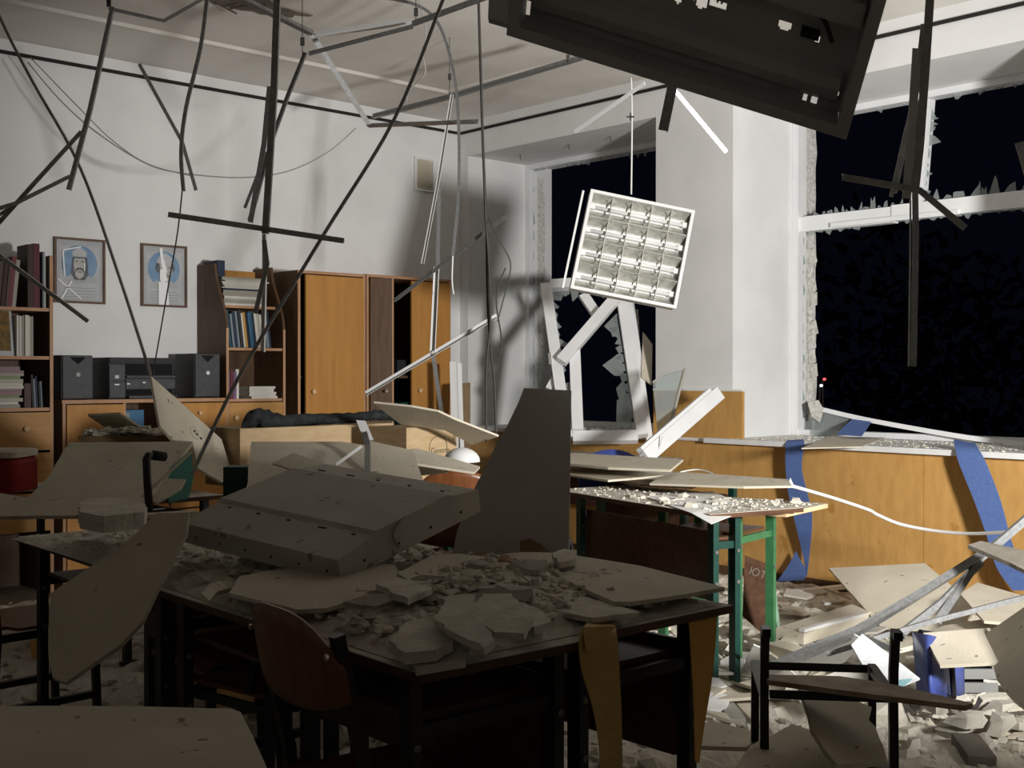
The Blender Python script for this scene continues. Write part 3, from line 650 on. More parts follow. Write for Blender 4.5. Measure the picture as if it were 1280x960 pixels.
# bars before the wide window
gbar('broad dark bar hanging from the ceiling before the wide window', [(1185,-560,3.03),(1163,-8,3.03),(1158,70,3.03),(1150,180,3.03),(1144,235,3.03)], 'galv', 'L', .022, .02)
gbar('bright-edged bar hanging beside the broad dark bar', [(1151,60,3.05),(1146,140,3.05),(1138,248,3.05)], 'bar_white', 'L', .010, .02, face=B_)
gbar('slanted bar leaning against the broad dark bar, pale edged', [(1155,30,3.08),(1146,110,3.08),(1118,240,3.08)], 'galv', 'L', .016, .016)
gbar('pale painted edge of the slanted bar before the wide window', [(1146,110,3.10),(1131,170,3.10),(1114,246,3.10)], 'bar_white', 'F', .010)
gbar('bent loose bar crossing the hanging bars before the wide window', [(1053,221,3.00),(1100,229,3.00),(1150,238,3.00),(1207,285,2.98)], 'galv', 'L', .017, .012)
gbar('slotted bar dangling lowest before the wide window', [(1144,238,3.06),(1145,300,3.06),(1142,458,3.06)], 'galv', 'L', .016, .02)
gbar('white edge of the slotted dangling bar', [(1138,250,3.08),(1138,300,3.08),(1136,458,3.08)], 'bar_white', 'F', .004)
gbar('short perforated bracket tip at the far side of the wide window', [(1274,178,2.98),(1290,232,2.98)], 'galv', 'F', .022)
gbar('dark grid bar slanting across the bookcase top shelf', [(-8,314,5.2),(110,402,5.3)], 'galv', 'L', .017, .014)
# hanger wires with springs
def hanger(label, px, py0, py1, d):
    o = thing('hanger_wire', label, 'hanger', V(px, py1, d), 'grid hanger wires')
    tp = V(px,py0,d); tp.z = CEIL; MB().tube([tp, V(px,py1,d)], .0022, 5).build('wire', 'cable_dark', o)
    p = V(px, (py0+py1)/2, d); m = MB(); m.bar(p-Vector((0,0,.02)), p+Vector((0,0,.02)), .02, .006, FW); m.build('spring_clip', 'cable_dark', o)
hanger('wire hanger with clip at the joint of the crumpled shiny bar', 378, 36, 68, 5.7)
hanger('wire hanger with clip holding the wired bar beside the vent', 562, 72, 120, 7.3)
hanger('wire hanger at the top of the slanted hanging bar', 136, -6, 12, 5.6)
hanger('wire hanger holding the wired bar by the dark lamp housing', 710, 66, 80, 6.85)
hanger('wire hanger above the slotted bar by the dark lamp housing', 520, 2, 28, 5.7)
cable('thin wire dropping past the split portrait to the pale board', [(228,236,5.45),(222,290,5.5),(210,360,5.6),(196,440,5.65),(190,472,5.68)], 'cable_dark', .0035)
cable('dark cable hanging from the ceiling before the window niche', [(598,-5,6.0),(600,60,6.0),(603,160,6.0),(606,240,6.0),(607,278,6.0)], 'cable_dark', .007)
cable('loose cable strand hanging on towards the heaped desks', [(607,276,6.0),(611,330,6.0),(613,400,6.0),(608,460,6.0),(608,552,6.0)], 'cable_dark', .006)
cable('second cable strand beside it hanging towards the heaped desks', [(608,276,6.02),(609,360,6.02),(612,420,6.02),(618,480,6.02),(620,545,6.02)], 'cable_dark', .006)
cable('thin looped wire hanging from the dark grid bar end', [(610,272,6.0),(624,300,6.0),(638,328,6.05),(634,356,6.05),(625,390,6.05),(622,402,6.05)], 'cable_dark', .0032)
cable('thin wire with frayed end hanging below the looped wire', [(632,335,6.05),(622,360,6.05),(621,385,6.05),(627,425,6.05),(624,445,6.05)], 'cable_dark', .004)
cable('curly grey wire dangling under the ceiling before the vent', [(515,-30,6.2),(532,35,6.2),(528,65,6.2),(531,92,6.2),(512,112,6.3),(507,130,6.3)], 'cable_grey', .0035)
cable('thin pale wire sagging across the back wall', [(35,78,7.1),(75,125,7.1),(120,165,7.1),(180,203,7.1),(225,216,7.1),(300,222,7.1),(360,214,7.1),(410,190,7.1),(445,160,7.1)], 'cable_grey', .004)
cable('second pale wire sagging along the back wall', [(38,72,7.15),(100,136,7.15),(140,175,7.15),(185,205,7.15),(240,220,7.15)], 'cable_grey', .0035)
cable('thin straight pale wire at the wall corner', [(566,318,6.0),(565,350,6.05),(567,368,6.1)], 'cable_white', .004)
hw = cable('white suspension wire holding up the louvred ceiling lamp', [(789,97,6.85),(790,150,6.85),(789,243,6.9)], 'cable_white', .005, 'suspension_wire')
p = V(788,146,6.84); MB().bar(p-RT*.022, p+RT*.022, .008, .008).bar(p-Vector((0,0,.022)), p+Vector((0,0,.022)), .008, .008, FW).build('knot', 'cable_dark', hw)
for o in hw.children: pass

# ------------------------------------------------------------------ ceiling lamps (troffers)
def frame_axes(tl, tr, bl):
    u = (tr-tl); v = (bl-tl); n = u.cross(v).normalized()
    if n.dot(tl-CAM) > 0: n = -n
    return u, v, n
# 1: louvred lamp hanging before the window niche, lamp side to the room
tl, tr_, bl = V(739,236,6.86), V(869,263,6.95), V(713,360,6.75)
u, v, n = frame_axes(tl, tr_, bl); br_ = tl+u+v
lt = thing('louvred_ceiling_lamp', 'square louvred ceiling lamp hanging by a wire before the window niche', 'ceiling lamp', tl+u*.5+v)
uh, vh = u.normalized(), v.normalized(); U, Vv = u.length, v.length
def lb(a, b, w_, h_, z0, z1, name, mt, par=lt): return MB().cbox(tl+uh*a+vh*b-n*z1, uh*w_, vh*h_, n*(z1-z0)).build(name, mt, par)
rim = .018; dep = .075
lb(0, 0, U, rim, 0, .02, 'rim_strip', 'white_metal'); lb(0, Vv-rim, U, rim, 0, .02, 'rim_strip', 'white_metal')
lb(0, rim, rim, Vv-2*rim, 0, .02, 'rim_strip', 'white_metal'); lb(U-rim, rim, rim, Vv-2*rim, 0, .02, 'rim_strip', 'white_metal')
lb(.006, .006, .004, Vv-.012, .021, dep, 'housing_side', 'steel_grey'); lb(U-.01, .006, .004, Vv-.012, .021, dep, 'housing_side', 'steel_grey')
lb(.01, .006, U-.02, .004, .021, dep, 'housing_side', 'steel_grey'); lb(.01, Vv-.01, U-.02, .004, .021, dep, 'housing_side', 'steel_grey')
lb(.006, .006, U-.012, Vv-.012, dep+.0005, dep+.003, 'back_plate', 'white_metal')
lb(-.045, .012, .012, Vv-.01, .02, .028, 'mounting_rail', 'white_metal')
rows = 4; ph = (Vv-2*rim)/rows; cw = (U-2*rim)/5
for r in range(rows):
    yc = rim+ph*(r+.5)
    a = tl+uh*(rim+.012)+vh*yc-n*.045; b = tl+uh*(U-rim-.012)+vh*yc-n*.045
    tb = MB().tube([a, b], .0125, 10).build('fluorescent_tube', 'tube_white', lt, smooth=True)
    for q, s in ((a, 1), (b, -1)): MB().bar(q-uh*.008*s, q+uh*.02*s, .03, .028, n).build('tube_socket', 'white_metal', tb)
    for s in (-1, 1):                             # parabolic mirror beside each tube
        m = MB(); prof = []
        for k in range(7):
            f = k/6; prof.append((.018+(ph*.5-.02)*f, .068-.062*f*f))
        L = [tl+uh*(rim+.002)+vh*(yc+s*aa)-n*zz_ for aa, zz_ in prof]; R = [p_+uh*(U-2*rim-.004) for p_ in L]
        m.strip(L, R, .0012).build('mirror', 'reflector', lt)
    for c in range(1, 5):                         # cross blades, one set per tube
        x = rim+cw*c
        MB().prism([tl+uh*x+vh*(yc-ph*.5+.002)-n*.004, tl+uh*x+vh*(yc+ph*.5-.002)-n*.004, tl+uh*x+vh*(yc+ph*.2)-n*.028, tl+uh*x+vh*(yc-ph*.2)-n*.028], uh*.004).build('louvre_blade', 'reflector', lt)
        for s in (-1, 1):                         # faceted wings of the blade
            q = tl+uh*x+vh*(yc+s*ph*.47)-n*.004
            MB().add([q-uh*cw*.30-n*.02+vh*s*-.012, q, q+uh*cw*.30-n*.02+vh*s*-.012, q+vh*s*-.035-n*.03], [(0,1,3),(1,2,3),(0,3,2),(0,2,1)]).build('blade_wing', 'reflector', lt)

# 2: dark housing close to the lens, hanging from one side, open side down
tr_ = V(1163,-190,1.66); br2 = V(1058,175,1.96); bl = V(633,44,1.98); tl = bl + (tr_-br2)
u, v, n = frame_axes(tl, tr_, bl); uh, vh = u.normalized(), v.normalized(); U, Vv = u.length, v.length
dk = thing('ceiling_lamp_housing', 'dark steel ceiling lamp housing with empty holes dangling close overhead', 'ceiling lamp', bl+u*.5)
def lb2(a, b, w_, h_, z0, z1, name, mt, par=dk): return MB().cbox(tl+uh*a+vh*b-n*z1, uh*w_, vh*h_, n*(z1-z0)).build(name, mt, par)
dep = .055
lb2(0, 0, U, .02, 0, .003, 'rim_strip', 'housing_grey'); lb2(0, Vv-.02, U, .02, 0, .003, 'rim_strip', 'housing_grey')
lb2(0, .02, .02, Vv-.04, 0, .003, 'rim_strip', 'housing_grey'); lb2(U-.02, .02, .02, Vv-.04, 0, .003, 'rim_strip', 'housing_grey')
lb2(.016, .016, .003, Vv-.032, .0035, dep, 'housing_side', 'housing_grey'); lb2(U-.019, .016, .003, Vv-.032, .0035, dep, 'housing_side', 'housing_grey')
lb2(.02, .016, U-.04, .003, .0035, dep, 'housing_side', 'housing_grey'); lb2(.02, Vv-.019, U-.04, .003, .0035, dep, 'housing_side', 'housing_grey')
# back plate with real holes
bcen = tl - n*(dep+.001)
def at(px, py):
    c = hit(px, py, bcen, n) - bcen; g = uh.dot(vh); cu_, cv_ = c.dot(uh), c.dot(vh); return ((cu_-g*cv_)/(1-g*g), (cv_-g*cu_)/(1-g*g))
holes = []
for px, py, rx, ry in ((981,32,8,3.5),(1022,48,3,3),(877,3,6,6),(891,3,3,3),(899,6,2.5,2.5),(906,8,2.5,2.5),(1046,116,2,2),(1075,14,2,2),(848,0,3,3),(866,-3,3,3),(920,-30,7,4),(760,-40,7,4)):
    holes.append((*at(px, py), rx*1.98/F, ry*1.98/F))
ua = at(1013,118); holes += [(ua[0]-.008, ua[1]+.004, .0035, .014), (ua[0]+.008, ua[1]+.004, .0035, .014), (ua[0], ua[1]-.012, .010, .0035)]
ub = at(660,10); holes += [(ub[0], ub[1], .0035, .012), (at(666,37)[0], at(666,37)[1], .003, .005)]
m = MB(); vid = {}
NU, NV = int((U-.032)/.0035), int((Vv-.032)/.0035); ru, rv = (U-.032)/NU, (Vv-.032)/NV
def gv(i, j):
    if (i,j) not in vid: vid[(i,j)] = len(m.v); m.v.append(bcen + uh*(.016+i*ru) + vh*(.016+j*rv))
    return vid[(i,j)]
def is_hole(i, j):
    a, b = .016+(i+.5)*ru, .016+(j+.5)*rv
    return any(((a-h[0])/(h[2]+.001))**4 + ((b-h[1])/(h[3]+.001))**4 < 1 for h in holes)
hm = [[is_hole(i,j) for j in range(NV)] for i in range(NU)]
for j in range(NV):                                # merge runs of solid cells per row
    i = 0
    while i < NU:
        if hm[i][j]: i += 1; continue
        k = i
        while k < NU and not hm[k][j]: k += 1
        m.f.append([gv(i,j), gv(k,j), gv(k,j+1), gv(i,j+1)]); m.m.append(0); i = k
m.build('back_plate', 'housing_grey', dk)
lb2(.025, at(900,-35)[1]-.03, U-.05, .04, .022, .054, 'ballast_channel', 'housing_grey')
for b_ in (Vv*.22, at(900,62)[1]-.03):
    m = MB(); prof = [(0,.055),(.012,.040),(.03,.034),(.048,.040),(.06,.055)]
    L = [(tl+uh*.03+vh*(b_+a)-n*z) for a, z in prof]; m.strip(L, [p_+uh*(U-.06) for p_ in L], .001).build('reflector_ridge', 'housing_grey', dk)
for a_, b_ in ((at(686,44)[0],at(686,44)[1]),(at(1000,140)[0]-.01,at(1000,140)[1]),(at(1003,30)[0],at(1003,30)[1]),(.15,Vv*.3)):
    lb2(a_, b_, .03, .012, .036, .054, 'lamp_clip', 'black_plastic', dk)
w0 = [tl+uh*(U-.17)+vh*(Vv*.52)-n*.04, tl+uh*(U-.10)+vh*(Vv*.60)-n*.03, tl+uh*(U-.05)+vh*(Vv*.50)-n*.03, tl+uh*(U-.045)+vh*(Vv*.25)-n*.04, tl+uh*(U-.06)+vh*(Vv*.1)-n*.032]
MB().tube(smooth_path(w0), .004, 6).build('lead_wire', 'cable_dark', dk)
w0 = [tl+uh*.05+vh*(Vv*.60)-n*.03, tl+uh*(U*.4)+vh*(Vv*.585)-n*.04, tl+uh*(U-.12)+vh*(Vv*.60)-n*.04, tl+uh*(U-.06)+vh*(Vv*.70)-n*.032]
MB().tube(smooth_path(w0), .004, 6).build('lead_wire', 'cable_dark', dk)
p = tl+u*.5-n*dep; MB().tube([p, Vector((p.x+.02, p.y+.02, CEIL))], .003, 5).build('suspension_wire', 'cable_dark', dk)
board('broken_tile', 'narrow metal flap caught behind the dark lamp housing', 'ceiling tile', [(612,-30),(662,-40),(641,31),(610,22)], [(612,-30,2.3),(662,-40,2.3),(641,31,2.2)], .012, 'housing_grey', parent=None)

# ------------------------------------------------------------------ desks
def desk(label, corner, rz, L=1.2, W=.48, H=.75, legm='metal_black', topm='desk_dusty', panel_side=1, lw=None, legx=None, edge='desk_brown', panelm='desk_brown', ins=.10, oh=0, panel=True):
    """school desk; local x across, y along; corner is its near-left corner"""
    o = thing('school_desk', label, 'desk')
    MB().box(0, W, 0, L, H-.018, H).build('desk_top', topm, o)
    MB().box(-.003, -.0005, 0, L, H-.019, H-.001).box(W+.0005, W+.003, 0, L, H-.019, H-.001).box(0, W, -.003, -.0005, H-.019, H-.001).box(0, W, L+.0005, L+.003, H-.019, H-.001).build('edge_band', edge, o)
    a, b = (.05, W-.05) if lw is None else (W/2-lw/2, W/2+lw/2)
    if legx: a, b = legx
    t = .014
    for y in (ins+oh, L-ins):
        for x in (a, b):
            lg = MB().box(x-t, x+t, y-.02, y+.02, .03, H-.0195).build('leg', legm, o)
            for zb in (H-.17, H-.30): MB().disc((x, y-.0205, zb), .008, (0,-1,0), .004, 8).build('bolt', 'bar_dark', lg)
        MB().box(a-.03, b+.03, y-.016, y+.016, .0, .028).build('foot_rail', legm, o)
        MB().box(a+t+.001, b-t-.001, y-.012, y+.012, H-.16, H-.13).build('cross_rail', legm, o)
    xs = b-.022 if panel_side > 0 else a+.016
    if panel: MB().box(xs, xs+.012, ins+oh+.022, L-ins-.022, H-.38, H-.09).build('modesty_panel', panelm, o)
    MB().box(a+.016 if panel_side > 0 else a+.030, b-.024 if panel_side > 0 else b-.016, ins+oh+.022, L-ins-.022, H-.128, H-.116).build('book_shelf', panelm, o)
    o.location = (corner[0], corner[1], 0); o.rotation_euler = (0, 0, math.radians(rz))
    return o
desk('dark desk heaped with plaster, its corner over the tucked-in plywood chair', (1.378, 1.753), -2.0)
desk('dark desk heaped with plaster, yellow strips hanging from its end', (1.868, 1.768), -.6)
desk('dark desk behind the fallen lamp housing, next to the chair with curved back legs', (1.462, 2.985), -3.0)
desk('dark desk under the large sagging tile at the bookcase side', (1.955, 3.02), -3.0)
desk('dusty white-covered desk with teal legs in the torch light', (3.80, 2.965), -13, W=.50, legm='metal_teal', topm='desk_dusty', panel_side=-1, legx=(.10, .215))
desk('dusty desk with bright green legs standing askew by the panelling', (4.23, 2.90), 10, L=.72, W=.44, H=.729, legm='metal_green', topm='desk_dusty', panel_side=1, edge='edge_wood', oh=.15, panel=False)
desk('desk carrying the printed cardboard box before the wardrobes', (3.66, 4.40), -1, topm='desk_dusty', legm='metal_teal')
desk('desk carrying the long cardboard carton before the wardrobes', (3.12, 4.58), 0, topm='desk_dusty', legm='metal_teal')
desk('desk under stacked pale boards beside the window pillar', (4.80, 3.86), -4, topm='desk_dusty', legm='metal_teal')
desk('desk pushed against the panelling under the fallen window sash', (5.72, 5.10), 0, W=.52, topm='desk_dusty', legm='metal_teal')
desk('desk by the doorway under the big clean board', (.15, 1.35), -45, L=.55, W=.35)

# ------------------------------------------------------------------ chairs
def chair(label, loc, rz, back=True, seatm='ply', post=.83, sz=.445, seat=True):
    """school chair, local front +y"""
    o = thing('school_chair', label, 'chair'); t = .012
    def leg(pts, nm='leg'): return MB().sweep(pts, [(-t,-t),(t,-t),(t,t),(-t,t)], face=(1,0,0)).build(nm, 'metal_black', o)
    for s in (-1, 1):
        x = s*.175
        leg([(x, .18, 0), (x, .165, sz-.02)])
        leg([(x, -.20, 0), (x, -.175, sz-.02), (x, -.18, sz+.05), (x, -.205, sz+.16), (x, -.25, post-.02)])
        leg([(x, .15, sz-.03), (x, -.165, sz-.03)], 'side_rail'); leg([(x, .16, .17), (x, -.175, .17)], 'stretcher')
    leg([(-.16, .16, sz-.032), (.16, .16, sz-.032)], 'cross_rail'); leg([(-.16, -.17, sz-.032), (.16, -.17, sz-.032)], 'cross_rail')
    n = 10; T = []; Bt = []
    m = MB()                                     # pressed plywood seat with rolled front
    ys = [-.185 + .38*k/n for k in range(n+1)]; zs = [sz + .002 + (.012 if y < -.12 else 0) - (.03*((y-.12)/.075)**2 if y > .12 else 0) for y in ys]
    L = [(-.19, y, z) for y, z in zip(ys, zs)]; R = [(.19, y, z) for y, z in zip(ys, zs)]
    v_ = [*L, *R, *[(x, y, z-.011) for x, y, z in L], *[(x, y, z-.011) for x, y, z in R]]; k1 = n+1; f_ = []
    for i in range(n):
        f_ += [(i, i+1, k1+i+1, k1+i), (2*k1+i, 3*k1+i, 3*k1+i+1, 2*k1+i+1), (i, 2*k1+i, 2*k1+i+1, i+1), (k1+i, k1+i+1, 3*k1+i+1, 3*k1+i)]
    f_ += [(0, k1, 3*k1, 2*k1), (n, 2*k1+n, 3*k1+n, k1+n)]
    if seat: m.add(v_, f_).build('seat', seatm, o)
    if back:
        nx, nz = 12, 6; v_ = []; f_ = []
        for side in (0, 1):
            for j in range(nz+1):
                for i in range(nx+1):
                    u = -1+2*i/nx; w_ = j/nz
                    zt_ = post + .015 - .10*abs(u)**3.2; zb_ = post - .185 + .035*abs(u)**3
                    z = zb_ + (zt_-zb_)*w_
                    v_.append((.195*u, -.205 - .19*(z-sz-.05) - .035*(1-u*u) + .012 - side*.010, z))
        K = (nx+1)*(nz+1)
        for j in range(nz):
            for i in range(nx):
                a = j*(nx+1)+i; f_ += [(a, a+1, a+nx+2, a+nx+1), (K+a, K+a+nx+1, K+a+nx+2, K+a+1)]
        for i in range(nx):
            a = i; b = nz*(nx+1)+i; f_ += [(a, K+a, K+a+1, a+1), (b, b+1, K+b+1, K+b)]
        for j in range(nz):
            a = j*(nx+1); b = a+nx; f_ += [(a, a+nx+1, K+a+nx+1, K+a), (b, K+b, K+b+nx+1, b+nx+1)]
        bk_ = MB().add(v_, f_).build('backrest', seatm, o, smooth=True)
        for s in (-1, 1): MB().disc((s*.172, -.268, post-.06), .007, (0,-1,-.2), .006, 8).build('rivet', 'chrome', bk_)
    o.location = loc; o.rotation_euler = rz if isinstance(rz, tuple) else (0, 0, math.radians(rz)); return o
chair('plywood school chair tucked under the heaped desk beside the big clean board', (1.56, 2.05, 0), -96)
chair('school chair with curved black legs beside the hanging curved tile', (1.60, 4.30, 0), -88)
chair('broken backless school chair standing amid the floor rubble', (3.02, 1.95, 0), -50, back=False, post=.62, seat=False)
chair('school chair behind the heaped desks, facing the fallen lamp housing', (2.66, 3.55, 0), 96)
chair('school chair at the far heaped desk, near the green board', (2.70, 4.12, 0), 84)
chair('school chair with orange back below the printed carton', (3.70, 4.41, 0), -42, seatm='ply', post=.855)
chair('low backless chair pushed under the dusty teal-legged desk', (3.86, 3.72, 0), -100, back=False, post=.50)
chair('backless chair frame under the heaped desk with yellow strips', (2.02, 2.45, 0), 95, back=False, post=.52)

# ------------------------------------------------------------------ fallen lamp housing on the near desks
fr, lf, rg = PZ(425,729,.80), PZ(232,679,.84), PZ(567,634,.93)
u = fr-lf; v = rg-fr; v = v - u*(v.dot(u)/u.length_squared)*.75; n = u.cross(v).normalized(); n = n if n.z > 0 else -n
fl = thing('fallen_lamp_housing', 'dusty grey lamp housing lying back up on the heaped desks', 'ceiling lamp', fr)
vh = v.normalized(); Vl = v.length
prof = [(0,.002),(0,.060),(.13,.078),(.145,.086),(Vl-.13,.092),(Vl-.115,.084),(Vl,.066),(Vl,.002),(Vl-.004,.002),(Vl-.004,.062),(Vl-.117,.080),(Vl-.132,.087),(.147,.081),(.132,.073),(.004,.056),(.004,.002)]
MB().add([lf+vh*a+n*b for a, b in prof]+[fr+vh*a+n*b for a, b in prof], [(i, (i+1) % 16, 16+(i+1) % 16, 16+i) for i in range(16)]).build('shell', 'lamp_back', fl)
hp = [(0,.002),(0,.060),(.13,.078),(.145,.086),(Vl-.13,.092),(Vl-.115,.084),(Vl,.066),(Vl,.002)]
uh = u.normalized()
for q, s in ((fr+uh*.0005, 1), (lf-uh*.0035, 1)): MB().prism([q+vh*a+n*b for a, b in hp], uh*.003).build('end_plate', 'lamp_back', fl)
rnd = random.Random(2)
for a, b in ((.115,.0765),(Vl-.09,.0802)):
    for k in range(5):
        q = lf + uh*(u.length*(.1+.2*k)) + vh*a + n*(b); MB().cbox(q, uh*rnd.choice([.012,.03]), vh*.006, n*.0015).build('slot', 'dark_void', fl)
for k in range(6):
    q = lf + uh*(u.length*(.08+.17*k)) + n*.022 - vh*.0012; MB().cbox(q, uh*.006, n*.006, vh*.001).build('slot', 'dark_void', fl)
for k in range(4):
    q = fr + uh*.0036 + vh*(Vl*(.15+.23*k)) + n*.025; MB().cbox(q, vh*.008, n*.006, uh*.001).build('slot', 'dark_void', fl)
MB().tube(smooth_path([fr+vh*(Vl*.45)+n*.09+uh*.004, fr+vh*(Vl*.35)+n*.06+uh*.01, fr+vh*(Vl*.38)+n*.02+uh*.008]), .003, 5).build('loose_wire', 'cable_grey', fl)

# ------------------------------------------------------------------ ceiling tiles and boards
CT = 'ceiling tile'
board('standing_tile', 'tall grey broken tile standing upright on the heaped desks', CT, [(655,485),(714,488),(711,691),(690,693),(676,688),(660,676),(650,694),(566,692),(571,665),(589,618),(606,585),(622,552),(634,532),(648,503)], [(655,485,3.80),(714,488,3.78),(640,692,3.66)], .013, 'tile_grey')
board('wood_splinter', 'small brown board piece at the foot of the upright grey tile', 'board', [(650,676),(662,673),(676,680),(690,692),(650,693)], [(650,676,3.62),(690,692,3.56),(650,693,3.58)], .01, 'card_dark')
board('curved_tile', 'long curved brownish tile hanging over the desk edge beside the chair', CT, [(236,641),(232,668),(208,714),(196,738),(178,776),(150,806),(112,832),(82,853),(66,847),(61,826),(63,742),(92,722),(130,697),(164,672),(196,641)], [(236,641,3.22),(196,641,3.25),(70,840,2.86)], .012, 'tile', .0015, 3)
board('large_tile', 'large sagging brown tile lying across the desks by the red cushion', CT, [(-40,610),(34,622),(60,597),(86,553),(241,552),(193,613),(172,632),(100,644),(-40,646)], [(86,553,5.15),(241,552,5.05),(172,640,4.35),(-40,646,4.4)], .014, 'tile', .001, 4)
tri = board('pierced_tile', 'pale pointed tile with a lamp cut-out standing against the low cabinet', CT, [(189,470),(267,540),(277,549),(288,586),(278,603),(247,585),(241,552),(216,550),(200,532)], [(189,470,5.55),(288,586,5.85),(216,550,5.45)], .012, 'tile')
for px, py in ((243,539),(246,543),(251,548)):
    c_, n_ = plane_of([(189,470,5.55),(288,586,5.85),(216,550,5.45)]); n_ = n_ if n_.dot(FW) < 0 else -n_
    q = hit(px, py, c_, n_); MB().disc(q+n_*.0005, .008, n_, .001, 8).build('cut_out', 'dark_void', tri)
q = hit(243,541,c_,n_); ring = [q + (n_.orthogonal().normalized()*math.cos(a)+n_.cross(n_.orthogonal().normalized())*math.sin(a))*.034 + n_*.001 for a in [k*.35 for k in range(19)]]
MB().tube(ring, .0016, 5).build('cut_ring', 'cable_grey', tri)
board('tile_flap', 'pointed tile flap poking up before the low cabinet', CT, [(110,520),(150,518),(191,545),(180,546),(129,533)], [(110,520,5.9),(150,518,5.9),(191,545,6.1)], .012, 'tile')
board('clean_tile', 'big clean beige tile lying on the desk by the doorway', CT, [(-60,884),(60,882),(180,883),(290,886),(301,890),(316,920),(345,985),(-60,985)], [zr(0,885,.768), zr(300,890,.768), zr(300,960,.768)], .014, 'tile')
board('tile', 'pale tile sticking out from under the fallen lamp housing', CT, [(286,741),(300,720),(420,700),(494,706),(500,724),(522,726),(408,760),(372,762)], [zr(286,741,.80), zr(408,760,.80), zr(522,726,.82)], .010, 'tile', .001, 5)
board('tile', 'narrow tile slanting from the upright grey tile to the lamp housing', CT, [(497,716),(540,694),(575,692),(628,700),(526,738),(515,728)], [zr(497,716,.83), zr(628,700,.79), zr(526,738,.80)], .010, 'tile', .001, 6)
board('tile', 'wide flat tile overhanging the desk corner by the orange strip', CT, [(619,694),(652,690),(700,691),(800,707),(906,734),(860,742),(790,752),(768,752),(700,722)], [zr(619,694,.80), zr(768,752,.795), zr(906,734,.79)], .010, 'tile', .0008, 7)
board('tile', 'leaning grey tile before the long cardboard carton', CT, [(314,552),(426,552),(455,556),(463,551),(516,563),(531,606),(440,640),(300,640),(309,606)], [(314,552,5.15),(516,563,5.1),(420,600,4.65)], .012, 'tile', .001, 8)
board('tile', 'slim tile layer lying on the leaning grey tile', CT, [(340,579),(366,566),(470,600),(560,628),(470,632),(352,582)], [(340,579,4.62),(366,566,4.7),(470,610,4.5)], .008, 'tile', .001, 9)
fp = board('white_flap', 'small white flap standing up on the leaning grey tile', 'metal scrap', [(445,525),(457,526),(467,550),(455,550)], [(445,525,5.05),(457,526,5.05),(461,550,5.0)], .002, 'bar_white')
gbar('short grey strip hanging over the leaning grey tile', [(455,540,5.0),(459,555,4.95),(459,594,4.7)], 'galv', 'L', .024, .015)
gbar('bright sliver of metal lying on the leaning grey tile', [(420,581,4.72),(452,558,4.9)], 'bar_white', 'F', .012)
board('tile', 'bent tile bridging the cartons and the heaped desk', CT, [(467,504),(515,509),(548,515),(569,525),(623,546),(590,556),(556,538),(500,530)], [(467,504,5.75),(548,515,5.75),(590,556,6.1),(500,530,6.05)], .010, 'tile')
board('white_slab', 'slim white panel sloping below the printed carton', 'board', [(512,561),(524,561),(600,583),(593,590),(520,579)], [(512,561,5.3),(524,561,5.35),(593,590,5.0)], .01, 'tile')
board('tile', 'short pale tile under the printed carton beside the white dome', CT, [(520,577),(558,583),(560,588),(520,592)], [(520,577,5.35),(558,583,5.3),(520,592,5.2)], .012, 'tile')
# white dome-shaped shade on the desk
cD = V(577,577,5.45); m = MB(); vv = []; ff = []
for j in range(6):
    for i in range(17):
        a = math.pi*2*i/16; b = math.pi/2*j/5; vv.append(cD + RT*(.085*math.cos(a)*math.cos(b)) + FH*(.085*math.sin(a)*math.cos(b)) + Vector((0,0,.065*math.sin(b))))
for j in range(5):
    for i in range(16): ff.append((j*17+i, j*17+i+1, j*17+18+i, j*17+17+i))
tag(m.add(vv, ff).build('lamp_shade', 'white_metal', smooth=True), 'white dome-shaped shade lying beside the printed carton', 'lamp shade')
# boards on the lit desks
board('tile', 'pale tile lying on the desk before the fallen window sash', CT, [(690,577),(716,566),(854,574),(838,587),(760,584)], [zr(716,566,.86), zr(854,574,.86), zr(838,587,.855)], .012, 'tile', .0005, 10)
board('tile', 'second pale tile layered under the first by the window pillar', CT, [(690,581),(780,586),(830,594),(760,600),(690,590)], [zr(690,590,.80), zr(830,594,.80), zr(780,586,.80)], .010, 'tile')
board('brown_lath', 'brown slat lying among the grit on the dusty desk', 'slat', [(735,592),(742,590),(815,600),(870,606),(860,609),(800,605)], [zr(735,592,.79), zr(815,600,.79), zr(860,609,.79)], .014, 'wood_brown')
board('tile', 'long pale plank-like tile over the dusty desks by the blue ribbon', CT, [(812,604),(826,596),(856,590),(985,599),(990,607),(930,608)], [zr(812,604,.80), zr(856,590,.815), zr(990,607,.82)], .010, 'tile')
board('white_card', 'small white card corner standing at the end of the plank-like tile', 'card', [(984,607),(988,597),(992,606)], [(984,607,5.4),(988,597,5.45),(992,606,5.4)], .004, 'paper')
ps = [(806,620,.755),(838,632,.755),(864,641,.754),(889,655,.733)]; pe = [(890,614,.755),(905,620,.755),(916,627,.754),(934,637,.742)]
tag(MB().strip([PZ(*a) for a in ps], [PZ(*a) for a in pe], .0015).build('paper_sheet', 'paper'), 'grit-covered white paper sheet drooping over the teal-legged desk corner', 'paper')
board('white_strip', 'white vertical strip hanging between the teal and green desk legs', 'strip', [(915,646),(920,645),(921,688),(915,686)], [(915,646,5.0),(920,645,5.0),(915,686,5.0)], .004, 'paper')

